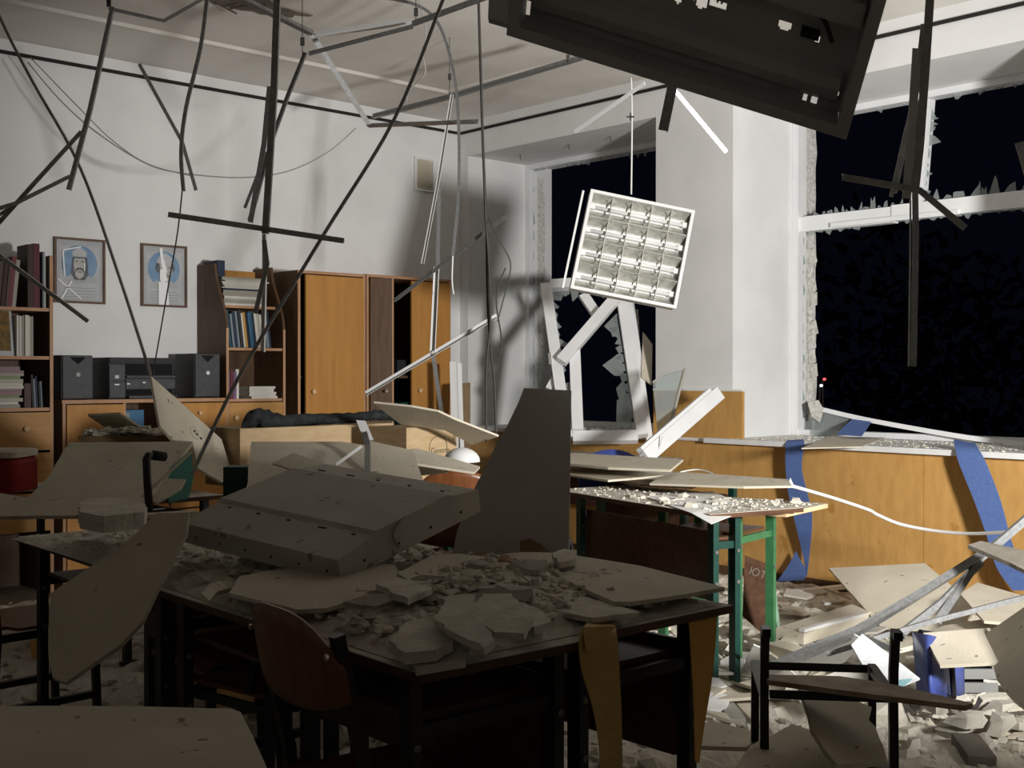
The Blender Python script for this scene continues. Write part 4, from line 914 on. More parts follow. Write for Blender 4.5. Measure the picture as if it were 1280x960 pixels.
# boards and sheets on the floor by the panelling
board('tile', 'large cream tile leaning up before the panelling', CT, [(1036,710),(1156,704),(1178,722),(1218,758),(1200,785),(1120,786),(1100,782)], [(1036,710,6.55),(1156,704,6.35),(1110,785,5.75)], .014, 'tile', .0006, 12)
board('tile', 'cream tile propped over the navy chair shell', CT, [(1154,791),(1237,785),(1260,827),(1175,831)], [(1154,791,4.55),(1237,785,4.5),(1175,831,4.25)], .013, 'tile', .0006, 13)
board('tile', 'big cream tile standing at the edge of the rubble by the navy chair shell', CT, [(1232,792),(1300,745),(1300,905),(1262,872),(1246,850)], [(1232,792,4.45),(1300,745,4.3),(1262,872,3.95)], .013, 'tile', .0006, 14)
board('tile', 'flat cream tile behind the metal truss', CT, [(1200,742),(1222,728),(1280,745),(1300,752),(1300,782),(1230,776)], [zr(1200,742,.27), zr(1300,752,.27), zr(1230,776,.24)], .012, 'tile')
board('tile', 'long cream tile edge running beneath the metal truss', CT, [(1092,812),(1180,782),(1300,762),(1300,776),(1200,792),(1120,812)], [zr(1092,812,.12), zr(1180,782,.16), zr(1300,770,.22)], .02, 'tile')
board('dark_board', 'dark dirty board jutting over the blue ribbon end', 'board', [(1210,681),(1226,676),(1300,692),(1300,722),(1262,703)], [(1210,681,4.7),(1226,676,4.75),(1300,715,4.45)], .016, 'tile_dark')
board('broken_tile', 'ragged dim tile leaning on the broken backless chair', CT, [(999,858),(1031,862),(1090,884),(1086,900),(1094,908),(1099,922),(1110,953),(1046,955),(1030,935),(1015,911)], [(999,858,3.42),(1090,884,3.45),(1040,955,3.05)], .013, 'tile', .003, 15)
board('broken_tile', 'dim pointed tile lying low before the broken backless chair', CT, [(991,905),(1024,916),(1050,936),(1085,970),(910,972),(938,932)], [(991,905,3.55),(1085,970,3.15),(910,970,3.1)], .013, 'tile', .001, 16)
board('broken_tile', 'dim tile half hidden behind the orange strip', CT, [(862,902),(900,903),(946,916),(934,934),(864,932)], [(862,902,3.9),(946,916,3.85),(864,932,3.6)], .013, 'tile', .001, 17)
board('plank', 'long dusty plank lying across the broken chair seat', 'plank', [(954,843),(1050,845),(1120,856),(1216,879),(1206,882),(1092,868),(960,850)], [zr(954,843,.462), zr(1092,868,.462), zr(1120,856,.462)], .014, 'ply_dusty', .0006, 18)
board('paper_sheet', 'white sheet under the truss end near the broken chair', 'paper', [(985,836),(1012,812),(1062,790),(1080,800),(1056,828),(1024,839)], [zr(985,836,.10), zr(1062,790,.32), zr(1056,828,.18)], .004, 'paper')
board('paper_sheet', 'white pointed sheet standing behind the broken chair post', 'paper', [(926,841),(942,806),(956,812),(995,844),(955,850)], [zr(926,841,.05), zr(942,806,.22), zr(995,844,.05)], .004, 'paper')
board('paper_sheet', 'white sheet scrap at the green desk foot', 'paper', [(900,826),(912,819),(930,824),(931,836),(902,838)], [zr(900,826,.05), zr(912,819,.08), zr(931,836,.04)], .006, 'paper')
board('paper_sheet', 'white sheet glimpsed under the broken chair rail', 'paper', [(950,860),(1000,866),(985,874),(952,872)], [zr(950,860,.045), zr(1000,866,.045), zr(952,872,.045)], .004, 'paper')
board('paper_sheet', 'pale crumpled cover lying before the navy chair shell', 'paper', [(1064,806),(1078,792),(1112,818),(1150,848),(1120,860),(1080,834)], [(1064,806,4.4),(1112,818,4.35),(1120,860,4.1)], .006, 'bag')
board('plastic_wrapper', 'cyan plastic wrapper scrap before the navy chair shell', 'wrapper', [(1104,856),(1120,850),(1140,848),(1124,862)], [(1104,856,4.0),(1140,848,4.05),(1124,862,3.98)], .004, 'cyan_bag')
board('white_board', 'white board lying bright on the floor behind the broken chair', 'board', [(890,846),(905,846),(968,890),(940,900)], [zr(890,846,.03), zr(905,846,.03), zr(968,890,.03)], .01, 'tile')
def plank(label, a, b, wd, th, mt, cat='plank', nm='plank'):
    return tag(MB().bar(PZ(*a), PZ(*b), wd, th).build(nm, mt), label, cat)
plank('pale planed plank at the foot of the green-legged desk', (948,806,.05), (1066,842,.05), .10, .07, 'tile')
plank('second pale plank stacked beside the large cream tile', (985,796,.10), (1082,764,.10), .16, .05, 'tile')
plank('white moulding strip on top of the stacked plank', (1002,788,.135), (1078,768,.135), .03, .015, 'bar_white')
plank('white strip lying near the panelling skirting', (992,740,.06), (1058,733,.06), .05, .02, 'bar_white')
plank('grey ribbed plank behind the white sheet', (1030,812,.08), (1085,838,.08), .14, .06, 'steel_grey')
plank('white radiator strip on the floor below the orange strip', (800,828,.10), (862,838,.10), .05, .05, 'bar_white')
plank('brown slat across the floor before the broken chair', (1228,955,.03), (1206,925,.05), .09, .05, 'tile_dark')
plank('grey channel profile leaning behind the orange strip', (905,880,.02), (922,905,.02), .06, .04, 'steel_grey')
plank('pale board on the floor under the heaped desks', (540,905,.03), (620,925,.03), .30, .02, 'tile')
plank('second pale board on the floor under the heaped desks', (690,915,.03), (730,880,.03), .25, .02, 'tile')
# zig-zag wire truss on the floor behind the yellow strips
wt = thing('wire_truss', 'white zig-zag wire truss lying under the dusty desk', 'metal truss', PZ(830,815,.05))
a0, b0 = PZ(795,792,.12), PZ(870,806,.12); a1, b1 = PZ(790,812,.05), PZ(868,822,.05)
MB().tube([a0, b0], .012, 6).build('top_rod', 'bar_white', wt); MB().tube([a1, b1], .012, 6).build('bottom_rod', 'bar_white', wt)
for k in range(8):
    f, g = k/8, (k+.5)/8
    MB().tube([a1.lerp(b1, f), a0.lerp(b0, g), a1.lerp(b1, (k+1)/8)], .006, 5).build('zigzag_rod', 'galv', wt)
# metal truss of bent grid bars
gbar('long silver rail of the bent truss, lower end on the broken chair', [(960,842,4.1),(1010,820,4.3),(1075,792,4.6),(1150,748,4.75),(1229,698,4.9)], 'galv', 'L', .034, .03, face=B_)
gbar('silver bar rising behind the dark board to the blue ribbon', [(1222,702,4.95),(1300,636,4.9)], 'galv', 'L', .03, .024)
gbar('upper inner strut of the bent truss', [(1122,797,4.7),(1180,752,4.8),(1228,702,4.9)], 'galv', 'L', .028, .02)
gbar('short inner strut of the bent truss', [(1173,778,4.72),(1220,708,4.88)], 'galv', 'L', .026, .02)
gbar('level silver rail of the bent truss', [(1092,799,4.65),(1170,776,4.7),(1300,742,4.75)], 'galv', 'L', .020, .012)
gbar('dark strut crossing under the bent truss', [(1078,796,4.62),(1124,816,4.5)], 'galv', 'L', .024, .02)
gbar('short silver clip bar beside the white sheet', [(1034,820,4.5),(1074,808,4.5)], 'galv', 'L', .03, .02, face=B_)
# white conduit sagging before the panelling
cable('white conduit sagging from the dusty desk before the panelling', [(988,607,5.5),(1040,622,5.8),(1085,637,6.0),(1096,643,6.05),(1125,655,6.1),(1165,663,6.0),(1210,667,5.8),(1262,665,5.5)], 'cable_white', .0085, 'conduit', 8)
cable('thin pale wire arching over the plank-like tile', [(850,590,6.2),(872,587,6.2),(890,592,6.1),(896,600,6.0)], 'cable_white', .004)

# ------------------------------------------------------------------ blue ribbons
def ribbon(label, Lp, Rp, xs, th=.003, mt='blue_cloth'):
    L = [PX(a, b, x) for (a, b), x in zip(Lp, xs)]; R = [PX(a, b, x) for (a, b), x in zip(Rp, xs)]
    return tag(MB().strip(smooth_path(L, 4), smooth_path(R, 4), th).build('blue_ribbon', mt), label, 'ribbon')
ribbon('blue cloth ribbon twisting down the panelling behind the green desk', [(985,550),(982,556),(982,586),(986,620),(993,650),(1003,692),(1007,712)], [(1004,549),(1005,556),(1002,586),(1010,620),(1015,648),(1012,690),(1008,722)], [6.30,6.215,6.20,6.21,6.22,6.24,6.26])
ribbon('folded blue ribbon end touching the skirting board', [(995,689),(984,709),(971,727)], [(1000,700),(1007,712),(1005,725)], [6.25,6.24,6.22])
ribbon('blue ribbon lying across the sill to the window opening', [(1046,543),(1056,532),(1067,522)], [(1077,545),(1084,535),(1090,525)], [6.72,6.85,7.0])
ribbon('broad blue ribbon hanging from the sill past the white conduit', [(1192,549),(1194,560),(1199,580),(1218,627),(1234,672),(1246,710),(1266,738)], [(1219,554),(1224,562),(1234,582),(1251,627),(1264,676),(1278,710),(1300,738)], [6.34,6.215,6.18,6.16,6.15,6.14,6.10])
# things on the sill
board('tile', 'pale tile lying on the window sill between the blue ribbons', CT, [(1002,560),(1040,545),(1106,547),(1077,558)], [(p_[0], p_[1], (PZ(p_[0],p_[1],SILL+.04)-CAM).dot(FW)) for p_ in ((1002,560),(1106,547),(1077,558))], .006, 'tile')
q = [PX(1028,512,7.0), PX(1090,526,6.98), PX(1210,547,6.95), PX(1300,557,6.93)]
tag(MB().sweep(smooth_path(q), FP(.03,.02)).build('glazing_strip', 'pvc'), 'bent white glazing strip lying along the open window', 'window part')
tag(MB().prism([PX(a, b, 7.0) for a, b in ((1016,512),(1030,514),(1062,524),(1046,543),(1014,543))], (.006,0,0)).build('glass_sheet', 'glass'), 'grey dusty glass sheet leaning at the window jamb', 'glass')
tag(MB().prism([PX(a, b, 6.98) for a, b in ((1010,505),(1022,500),(1029,512),(1024,528),(1014,520))], (.01,0,0)).build('foam_scrap', 'foam'), 'torn grey foam scrap hanging at the window jamb', 'foam')

# ------------------------------------------------------------------ fallen window sash
SR = [(675,352,8.75),(778,346,8.75),(809,551,8.15),(700,554,8.15)]
sc_, sn_ = plane_of(SR); sn_ = sn_ if sn_.dot(FW) < 0 else -sn_
def sp(a, b, off=0): return hit(a, b, sc_, sn_) + sn_*off
sash = thing('fallen_window', 'broken white window sash fallen inwards and leaning on the desk by the niche', 'window sash', sp(760,552))
def sbar(nm, a, b, wd, off=0.0, mt='pvc', th=.06, par=sash): return MB().bar(sp(*a, off), sp(*b, off), wd, th, sn_).build(nm, mt, par)
sbar('stile', (682,356), (709,548), .078); sbar('stile', (774,352), (803,545), .078); sbar('rail', (688,357), (768,352), .075); sbar('rail', (716,547), (797,546), .078)
sbar('outer_stile', (789,372), (813,546), .045, -.07, 'pvc', .05); sbar('broken_bar', (701,458), (769,379), .078, .07); sbar('broken_bar', (729,369), (746,394), .07, .005, 'pvc', .04)
sbar('broken_bar', (718,436), (722,540), .078, .02); sbar('broken_bar', (686,484), (702,456), .05, -.05)
sbar('grey_bar', (793,378), (796,436), .07, -.12, 'steel_grey', .04)
h = MB().bar(sp(687,445,.035), sp(688,459,.035), .02, .02, sn_).build('handle', 'chrome', sash)
MB().prism([sp(*a, -.03) for a in ((804,412),(816,428),(815,478),(802,469))], sn_*-.02).build('splinter', 'tile', sash)
rnd = random.Random(8)
def sshard(pts): MB().prism([sp(*a) for a in pts], sn_*.005).build('glass_shard', 'glass', sash)
def edge_shards(a, b, nx, ny, n, mx):
    for k in range(n):
        f0, f1 = k/n, (k+rnd.uniform(.8,1.2))/n; p = (a[0]+(b[0]-a[0])*f0, a[1]+(b[1]-a[1])*f0); q = (a[0]+(b[0]-a[0])*f1, a[1]+(b[1]-a[1])*f1)
        h_ = mx*rnd.choice([.3,.5,.7,1]); f = rnd.uniform(.1,.9); h2 = h_*rnd.uniform(.3,.9)
        sshard([p, q, (q[0]+nx*h2, q[1]+ny*h2), (p[0]+(q[0]-p[0])*f+nx*h_, p[1]+(q[1]-p[1])*f+ny*h_)])
edge_shards((690,365), (709,535), 1, .1, 15, 14); edge_shards((692,365), (766,360), 0, 1, 7, 14); edge_shards((771,395), (794,538), -1, .1, 12, 16); edge_shards((716,540), (790,539), 0, -1, 8, 9)
sshard([(780,470),(776,440),(753,457),(768,470)]); sshard([(784,500),(780,474),(770,486),(774,500)]); sshard([(790,536),(787,500),(771,500),(770,536)]); sshard([(771,392),(774,425),(755,408)]); sshard([(706,480),(710,520),(716,500),(712,478)])
# leaning glass piece and white profile by the pillar
lg = thing('glass_piece', 'broken glass pane leaning against the pillar panelling', 'glass', V(835,530,7.5))
GR = [(822,472,7.55),(856,461,7.65),(838,534,7.35)]; gc, gn = plane_of(GR)
def gp(a, b): return hit(a, b, gc, gn)
MB().prism([gp(*a) for a in ((816,478),(830,468),(856,461),(846,500),(838,534),(836,548),(823,550))], FW*.006).build('pane', 'glass', lg)
MB().tube([gp(816,478), gp(830,468), gp(856,461)], .008, 5).build('edge_seal', 'cable_grey', lg); MB().tube([gp(856,461), gp(846,500), gp(838,534), gp(836,548)], .012, 5).build('edge_seal', 'steel_grey', lg)
lp_ = thing('window_profile', 'long white window profile leaning against the pillar panelling', 'window part', V(805,572,6.95))
a, b = V(806,572,6.95), V(898,492,7.5); t_ = (b-a).normalized()
MB().bar(a, b, .085, .05, -FW).build('profile', 'pvc', lp_)
sd_ = t_.cross(-FW).normalized()
for k in (-.03, -.008, .018): MB().bar(a+sd_*k-FW*.0265, b+sd_*k-FW*.0265, .006, .003, -FW).build('profile_rib', 'steel_grey', lp_)
MB().bar(a-sd_*.055-FW*.0, b-sd_*.055-t_*.06, .022, .045, -FW).build('profile_lip', 'pvc', lp_)
cable('thin white cord hanging below the leaning window profile', [(829,545,7.0),(824,560,7.0),(820,572,7.0)], 'cable_white', .004)
# white strips and wood piece in the room corner
board('white_strip', 'white narrow channel standing in the corner beside the wardrobe', 'strip', [(562,452),(570,452),(577,690),(568,690)], [(562,452,8.6),(570,452,8.6),(564,527,8.6)], .03, 'pvc')
board('white_strip', 'second white channel standing in the corner beside the wardrobe', 'strip', [(572,454),(577,454),(584,690),(579,690)], [(572,454,8.65),(577,454,8.65),(575,527,8.65)], .03, 'pvc')
board('wood_offcut', 'small brown wood panel standing in the corner by the window niche', 'board', [(576,479),(588,478),(588,685),(575,685)], [(576,479,8.75),(588,478,8.8),(575,526,8.7)], .02, 'card_dark')
bc = thing('blue_chair', 'blue plastic chair back showing behind the pale tile by the window sash', 'chair', V(765,590,7.2)); bc.location.z = 0; OFF[bc.name] = Vector(bc.location)
m = MB(); cc = bc.location; L = []; R = []
for k in range(13):
    a = math.pi*k/12; p = cc + RT*(.20*math.cos(a)) + FH*.03*math.sin(a); L.append(Vector((p.x, p.y, .60))); R.append(Vector((p.x, p.y, .60+.255*max(.12, math.sin(a))**.5)))
m.strip(L, R, .006).build('backrest', 'blue_plastic', bc, smooth=True)
MB().bar(cc+Vector((0,0,.44))-FH*.2, cc+Vector((0,0,.44))+FH*.2-FH*.02, .40, .02).build('seat', 'blue_plastic', bc)
for sx in (-1, 1):
    for sy in (-1, 1): MB().bar(cc+RT*.17*sx+FH*.17*sy, cc+RT*.17*sx+FH*.17*sy+Vector((0,0,.429)), .025, .025, FH).build('leg', 'metal_black', bc)
    MB().bar(cc+RT*.17*sx+Vector((0,0,.452)), cc+RT*.17*sx+Vector((0,0,.62)), .02, .02, FH).build('back_post', 'metal_black', bc)

# ------------------------------------------------------------------ cartons and cloth before the wardrobes
def text_mesh(txt, size, origin, ux, uz, nm, mt, parent, ext=.0006):
    cu = bpy.data.curves.new('t', 'FONT'); cu.body = txt; cu.size = size; to = bpy.data.objects.new('t', cu); COL.objects.link(to)
    bpy.context.view_layer.update(); me = bpy.data.meshes.new_from_object(to.evaluated_get(bpy.context.evaluated_depsgraph_get()))
    m = MB(); nz = ux.cross(uz)
    m.add([origin + ux*v_.co.x + uz*v_.co.y for v_ in me.vertices], [tuple(p_.vertices) for p_ in me.polygons])
    bpy.data.objects.remove(to); bpy.data.curves.remove(cu); bpy.data.meshes.remove(me)
    return m.build(nm, mt, parent)
pz0 = .7505
def carton(label, c0, ux, w_, d_, h_, uy=None):
    ux = ux.normalized(); uy = Vector((-ux.y, ux.x, 0)) if uy is None else uy
    o = thing('cardboard_box', label, 'box', c0)
    MB().cbox(c0+Vector((0,0,.001)), ux*w_, uy*d_, Vector((0,0,h_-.004))).build('body', 'card', o)
    MB().cbox(c0+Vector((0,0,h_-.0028)), ux*w_, uy*(d_*.495), (0,0,.003)).build('flap', 'card', o); MB().cbox(c0+uy*(d_*.505)+Vector((0,0,h_-.0028)), ux*w_, uy*(d_*.495), (0,0,.003)).build('flap', 'card', o)
    MB().cbox(c0+uy*(d_*.47)+Vector((0,0,h_+.0006)), ux*w_, uy*(d_*.06), (0,0,.0006)).build('packing_tape', 'card_dark', o)
    return o, ux, uy
# printed carton: visible long side and short side
ca, cb = V(508,562,6.0), V(571,562,6.25); ca.z = cb.z = pz0
topz = V(508,535,6.0).z - pz0
o, ux, uy = carton('printed cardboard box with a rounded logo on the desk before the wardrobes', ca, cb-ca, (cb-ca).length, .30, topz)
nf = -uy*.0015; H_ = topz
oc = ca + ux*((cb-ca).length*.62) + nf + Vector((0,0,H_*.50))
arch = [oc + ux*(.062*math.cos(a)) + Vector((0,0,.075*max(0,math.sin(a))**.7 + .02)) for a in [math.pi*k/16 for k in range(17)]]
MB().tube([oc+ux*.062+Vector((0,0,-.05))] + arch + [oc-ux*.062+Vector((0,0,-.05))], .0016, 5).build('printed_outline', 'ink', o)
text_mesh('Gemma', .042, oc-ux*.052+Vector((0,0,.008)), ux, Vector((0,0,1)), 'printed_logo', 'ink', o)
MB().cbox(ca-ux*.0012+uy*.12+Vector((0,0,H_*.45)), uy*.075, (0,0,.07), -ux*.0006).build('shipping_label', 'print_grey', o)
la, lb_ = V(300,560,5.85), V(492,560,6.55); la.z = lb_.z = pz0
topz = V(310,536,5.85).z - pz0
o, ux, uy = carton('long plain cardboard carton under the rolled black cloth', la, lb_-la, (lb_-la).length, .32, topz)
# rolled black cloth on the long carton
m = MB(); P_ = [V(x, y, d_) for x, y, d_ in ((303,531,5.98),(322,522,6.0),(345,527,6.05),(375,525,6.15),(420,523,6.3),(455,521,6.42),(485,517,6.52),(500,515,6.58))]
P_ = smooth_path(P_, 5); rnd = random.Random(4); n_ = 10; base = []
for i, p in enumerate(P_):
    f = i/len(P_); r0 = .035 + .030*math.exp(-((f-.17)/.13)**2) + .025*math.exp(-((f-.93)/.08)**2); r0 *= .45 if i in (0, len(P_)-1) else 1
    for k in range(n_):
        a = 2*math.pi*k/n_; r1 = r0*(1+rnd.uniform(-.22,.22)); m.v.append(p + Vector((0,0,1))*r1*math.sin(a)*.8 + FH*r1*math.cos(a))
for i in range(len(P_)-1):
    for k in range(n_): m.f.append([i*n_+k, i*n_+(k+1) % n_, (i+1)*n_+(k+1) % n_, (i+1)*n_+k]); m.m.append(0)
m.f.append(list(range(n_))); m.m.append(0); m.f.append([(len(P_)-1)*n_+k for k in range(n_)]); m.m.append(0)
tag(m.build('rolled_cloth', 'black_cloth', smooth=True), 'black cloth rolled up along the top of the long carton', 'cloth')

# ------------------------------------------------------------------ yellow and orange strips over the desk end
def pxstrip(nm, label, Lp, Rp, mt, cat, th=.002, sm=4):
    return tag(MB().strip(smooth_path([V(*a) for a in Lp], sm), smooth_path([V(*a) for a in Rp], sm), th).build(nm, mt), label, cat)
pxstrip('paper_strip', 'long yellow strip draped over the heaped desk end', [(736,776,2.60),(728,786,2.50),(724,806,2.47),(727,836,2.46),(740,880,2.46),(749,930,2.46),(752,985,2.46)], [(768,776,2.66),(770,786,2.55),(773,810,2.52),(775,850,2.51),(777,890,2.51),(778,935,2.51),(779,985,2.51)], 'yellow_paper', 'paper strip')
pxstrip('paper_strip', 'folded yellow flap on top of the draped yellow strip', [(729,784,2.485),(732,812,2.462)], [(770,783,2.53),(735,815,2.464)], 'yellow_paper', 'paper strip')
pxstrip('paper_strip', 'orange pointed strip hanging from the heaped desk corner', [(861,774,2.80),(863,800,2.79),(866,850,2.79),(868,900,2.79),(869,952,2.79)], [(897,766,2.86),(895,800,2.85),(890,850,2.84),(881,905,2.83),(874,954,2.81)], 'orange_paper', 'paper strip')

# ------------------------------------------------------------------ odds and ends on the left desks
board('green_board', 'green chalkboard corner beside the pale pointed tile', 'board', [(240,561),(242,598),(236,622),(212,628),(200,598),(210,587)], [(240,561,4.9),(242,598,4.8),(205,600,4.7)], .012, 'green_board')
board('tile', 'brown tile scrap leaning on the green chalkboard corner', CT, [(190,606),(204,598),(232,599),(226,610),(196,628),(183,624)], [(190,606,4.62),(232,599,4.66),(196,628,4.5)], .01, 'tile')
tag(MB().cbox(V(279,620,4.95), RT*.11, FH*.12, Vector((0,0,.12))).build('green_box', 'green_dark'), 'dark green box beside the leaning grey tile', 'box')
rc = thing('red_cushion', 'red cushion with a beige top beside the large sagging tile', 'cushion', V(0,616,5.0))
def rounded(c, rx, ry, h_, r, nm, mt, par):
    m = MB(); lv = [(0,.9),(.06,1),(.85,1),(1,.93)]; n_ = 28
    for f, s in lv:
        for k in range(n_):
            a = 2*math.pi*k/n_; ca_, sa_ = math.cos(a), math.sin(a); m.v.append(c + RT*(rx*s*math.copysign(abs(ca_)**.35, ca_)) + FH*(ry*s*math.copysign(abs(sa_)**.35, sa_)) + Vector((0,0,h_*f)))
    for j in range(3):
        for k in range(n_): m.f.append([j*n_+k, j*n_+(k+1) % n_, (j+1)*n_+(k+1) % n_, (j+1)*n_+k]); m.m.append(0)
    m.f.append(list(range(n_))); m.m.append(0); m.f.append([3*n_+k for k in range(n_)]); m.m.append(0)
    return m.build(nm, mt, par, smooth=False)
cR = V(-14,614,5.0); rounded(cR, .17, .14, .145, .03, 'cover', 'red_cloth', rc); rounded(cR+Vector((0,0,.146)), .172, .142, .03, .02, 'top_pad', 'tile', rc)
tb = thing('bent_tube', 'bent dark metal tube with grip standing up on the heaped desks', 'metal tube', V(187,640,4.05))
MB().tube([V(187,642,4.05), V(184,600,4.05), V(183,574,4.05), V(185,570,4.06), V(190,569,4.08)], .014, 8).build('tube', 'metal_black', tb, smooth=True)
MB().tube([V(190,569,4.08), V(206,571,4.12)], .017, 8).build('grip', 'rubber', tb, smooth=True)
MB().bar(V(172,642,4.03), V(206,638,4.1), .03, .015).build('base_plate', 'metal_black', tb)
plank('thin pale plank lying along the desk before the bent tube', (112,649,.84), (246,641,.85), .05, .014, 'tile', 'plank')
board('white_wedge', 'small white wedge edge beside the green chalkboard corner', 'strip', [(240,562),(242,565),(180,622),(176,620)], [(240,562,4.55),(242,565,4.55),(178,621,4.4)], .006, 'tile')
# panel with chalk letters under the green desk
dp = thing('leaning_panel', 'dark brown panel with chalk letters leaning behind the green legs', 'board', V(950,790,5.75))
board_mb([(931,694),(962,706),(972,795),(953,792),(928,770)], [(931,694,5.75),(962,706,5.7),(953,792,5.6)], .014).build('panel', 'desk_brown', dp)
dc, dn = plane_of([(931,694,5.75),(962,706,5.7),(953,792,5.6)]); dn = dn if dn.dot(FW) < 0 else -dn
uxd = (hit(960,712,dc,dn)-hit(938,704,dc,dn)).normalized(); uzd = dn.cross(uxd)
text_mesh('ЮТ', .052, hit(935,717,dc,dn)+dn*.002, uxd, uzd, 'chalk_letters', 'chalk', dp)
MB().bar(hit(964,706,dc,dn), hit(974,796,dc,dn), .016, .016, FW).build('green_edge', 'metal_green', dp)
# navy plastic chair shell and dark crate under the propped tile
nv = thing('navy_chair_shell', 'navy plastic chair shell lying on its side under the propped cream tile', 'chair', PZ(1160,872,0))
L = [V(x, y, d_) for x, y, d_ in ((1140,790,4.62),(1152,792,4.5),(1164,794,4.46),(1185,800,4.6),(1205,806,4.8))]; R = [V(x, y, d_) for x, y, d_ in ((1146,868,4.42),(1156,878,4.32),(1168,880,4.28),(1186,874,4.42),(1206,868,4.6))]
MB().strip(smooth_path(L, 4), smooth_path(R, 4), .006).build('shell', 'blue_plastic', nv, smooth=True)
for a, b in (((1188,806,4.55),(1192,872,4.4)), ((1150,790,4.6),(1205,800,4.75))): MB().tube([V(*a), V(*b)], .011, 7).build('frame_tube', 'metal_black', nv)
ck = thing('plastic_crate', 'dark grey plastic crate under the propped cream tile', 'crate', PZ(1225,868,0.03))
p = PZ(1198,866,.03); ux = RT; uy = FH
for k in range(4): MB().cbox(p+Vector((0,0,.055*k)), ux*.16, uy*.012, (0,0,.04)).build('slat', 'steel_dark', ck)
for k in (0, .14): MB().cbox(p+ux*k+uy*.0125, ux*.02, uy*.02, (0,0,.21)).build('post', 'steel_dark', ck)
MB().cbox(p+uy*.05, ux*.16, uy*.12, (0,0,.2)).build('body', 'grey_plastic', ck)
# orange sheets lit on the floor under the heaped desks
board('orange_sheet', 'orange sheet standing crumpled on the floor under the heaped desks', 'paper', [(232,838),(262,776),(300,766),(326,790),(318,824),(258,866)], [(232,838,4.6),(300,766,4.9),(318,824,4.6)], .004, 'orange_paper', .004, 21)
board('orange_sheet', 'second orange sheet lying low beside the standing crumpled one', 'paper', [(256,872),(300,842),(336,846),(334,886),(262,890)], [(256,872,4.4),(336,846,4.6),(300,890,4.2)], .004, 'orange_paper', .004, 22)
board('orange_sheet', 'small orange sheet glowing beside the curved tile foot', 'paper', [(38,800),(60,798),(64,826),(40,822)], [(38,800,4.6),(60,798,4.6),(40,822,4.5)], .004, 'orange_paper', .003, 23)
board('cardboard_piece', 'pale torn cardboard curling on the floor behind the plywood chair', 'cardboard', [(316,830),(332,818),(344,840),(346,880),(318,888)], [(316,830,4.3),(344,840,4.3),(318,888,4.1)], .006, 'card', .004, 24)
board('tile', 'bright tile leaning on the floor under the desk behind the plywood chair', CT, [(424,900),(470,842),(472,894),(430,915)], [(424,900,4.1),(470,842,4.5),(472,894,4.2)], .01, 'tile')

# ------------------------------------------------------------------ rubble
def chunk_mesh(nm, seed, mt, flat):
    r = random.Random(seed); n_ = r.randint(5, 7); m = MB(); b, t = [], []
    for k in range(n_):
        a = 2*math.pi*(k+r.uniform(-.25,.25))/n_; rr = r.uniform(.7, 1.1); e = r.uniform(.6,1)
        b.append((rr*math.cos(a), rr*e*math.sin(a), r.uniform(-.05,.05))); t.append((rr*.82*math.cos(a+.1)*r.uniform(.8,1.1), rr*e*.82*math.sin(a+.1)*r.uniform(.8,1.1), flat*r.uniform(.65,1.15)))
    m.add(b+t+[(r.uniform(-.2,.2), r.uniform(-.2,.2), flat*r.uniform(1,1.25))], [tuple(range(n_))[::-1]] + [(k, (k+1) % n_, n_+(k+1) % n_, n_+k) for k in range(n_)] + [(n_+k, n_+(k+1) % n_, 2*n_) for k in range(n_)])
    o = m.build(nm, mt, origin=(0,0,0)); me = o.data; bpy.data.objects.remove(o); return me
CM = [chunk_mesh('plaster_chunk', 100+k, 'plaster', (.35,.5,.28,.7,.22,.45,.6,.3)[k]) for k in range(8)]
CW = [chunk_mesh('plaster_chunk', 200+k, 'plaster', (.35,.5,.28,.6)[k]) for k in range(4)]
CBk = [chunk_mesh('brick_chunk', 300+k, 'brick_bit', (.5,.4)[k]) for k in range(2)]
def put(me, x, y, z, s, label, group, tilt=.25, nm='plaster_chunk', cat='rubble'):
    o = bpy.data.objects.new(nm, me); COL.objects.link(o); o.location = (x, y, z)
    o.rotation_euler = (rnd.gauss(0, tilt), rnd.gauss(0, tilt), rnd.uniform(0, 6.28)); o.scale = (s, s*rnd.uniform(.7,1.1), s*rnd.uniform(.8,1.2)); tag(o, label, cat, group)
rnd = random.Random(31)
def mound(x, y):
    h = .05*math.exp(-((x-1.72)**2/.09+(y-2.15)**2/.12)) + .045*math.exp(-((x-2.1)**2/.08+(y-2.3)**2/.1)) + .03*math.exp(-((x-1.6)**2/.1+(y-2.9)**2/.2))
    return h
def in_desks(x, y): return 1.42+.03*(y-1.75) < x < 2.33+.01*(y-1.75) and 1.785 < y < 4.15
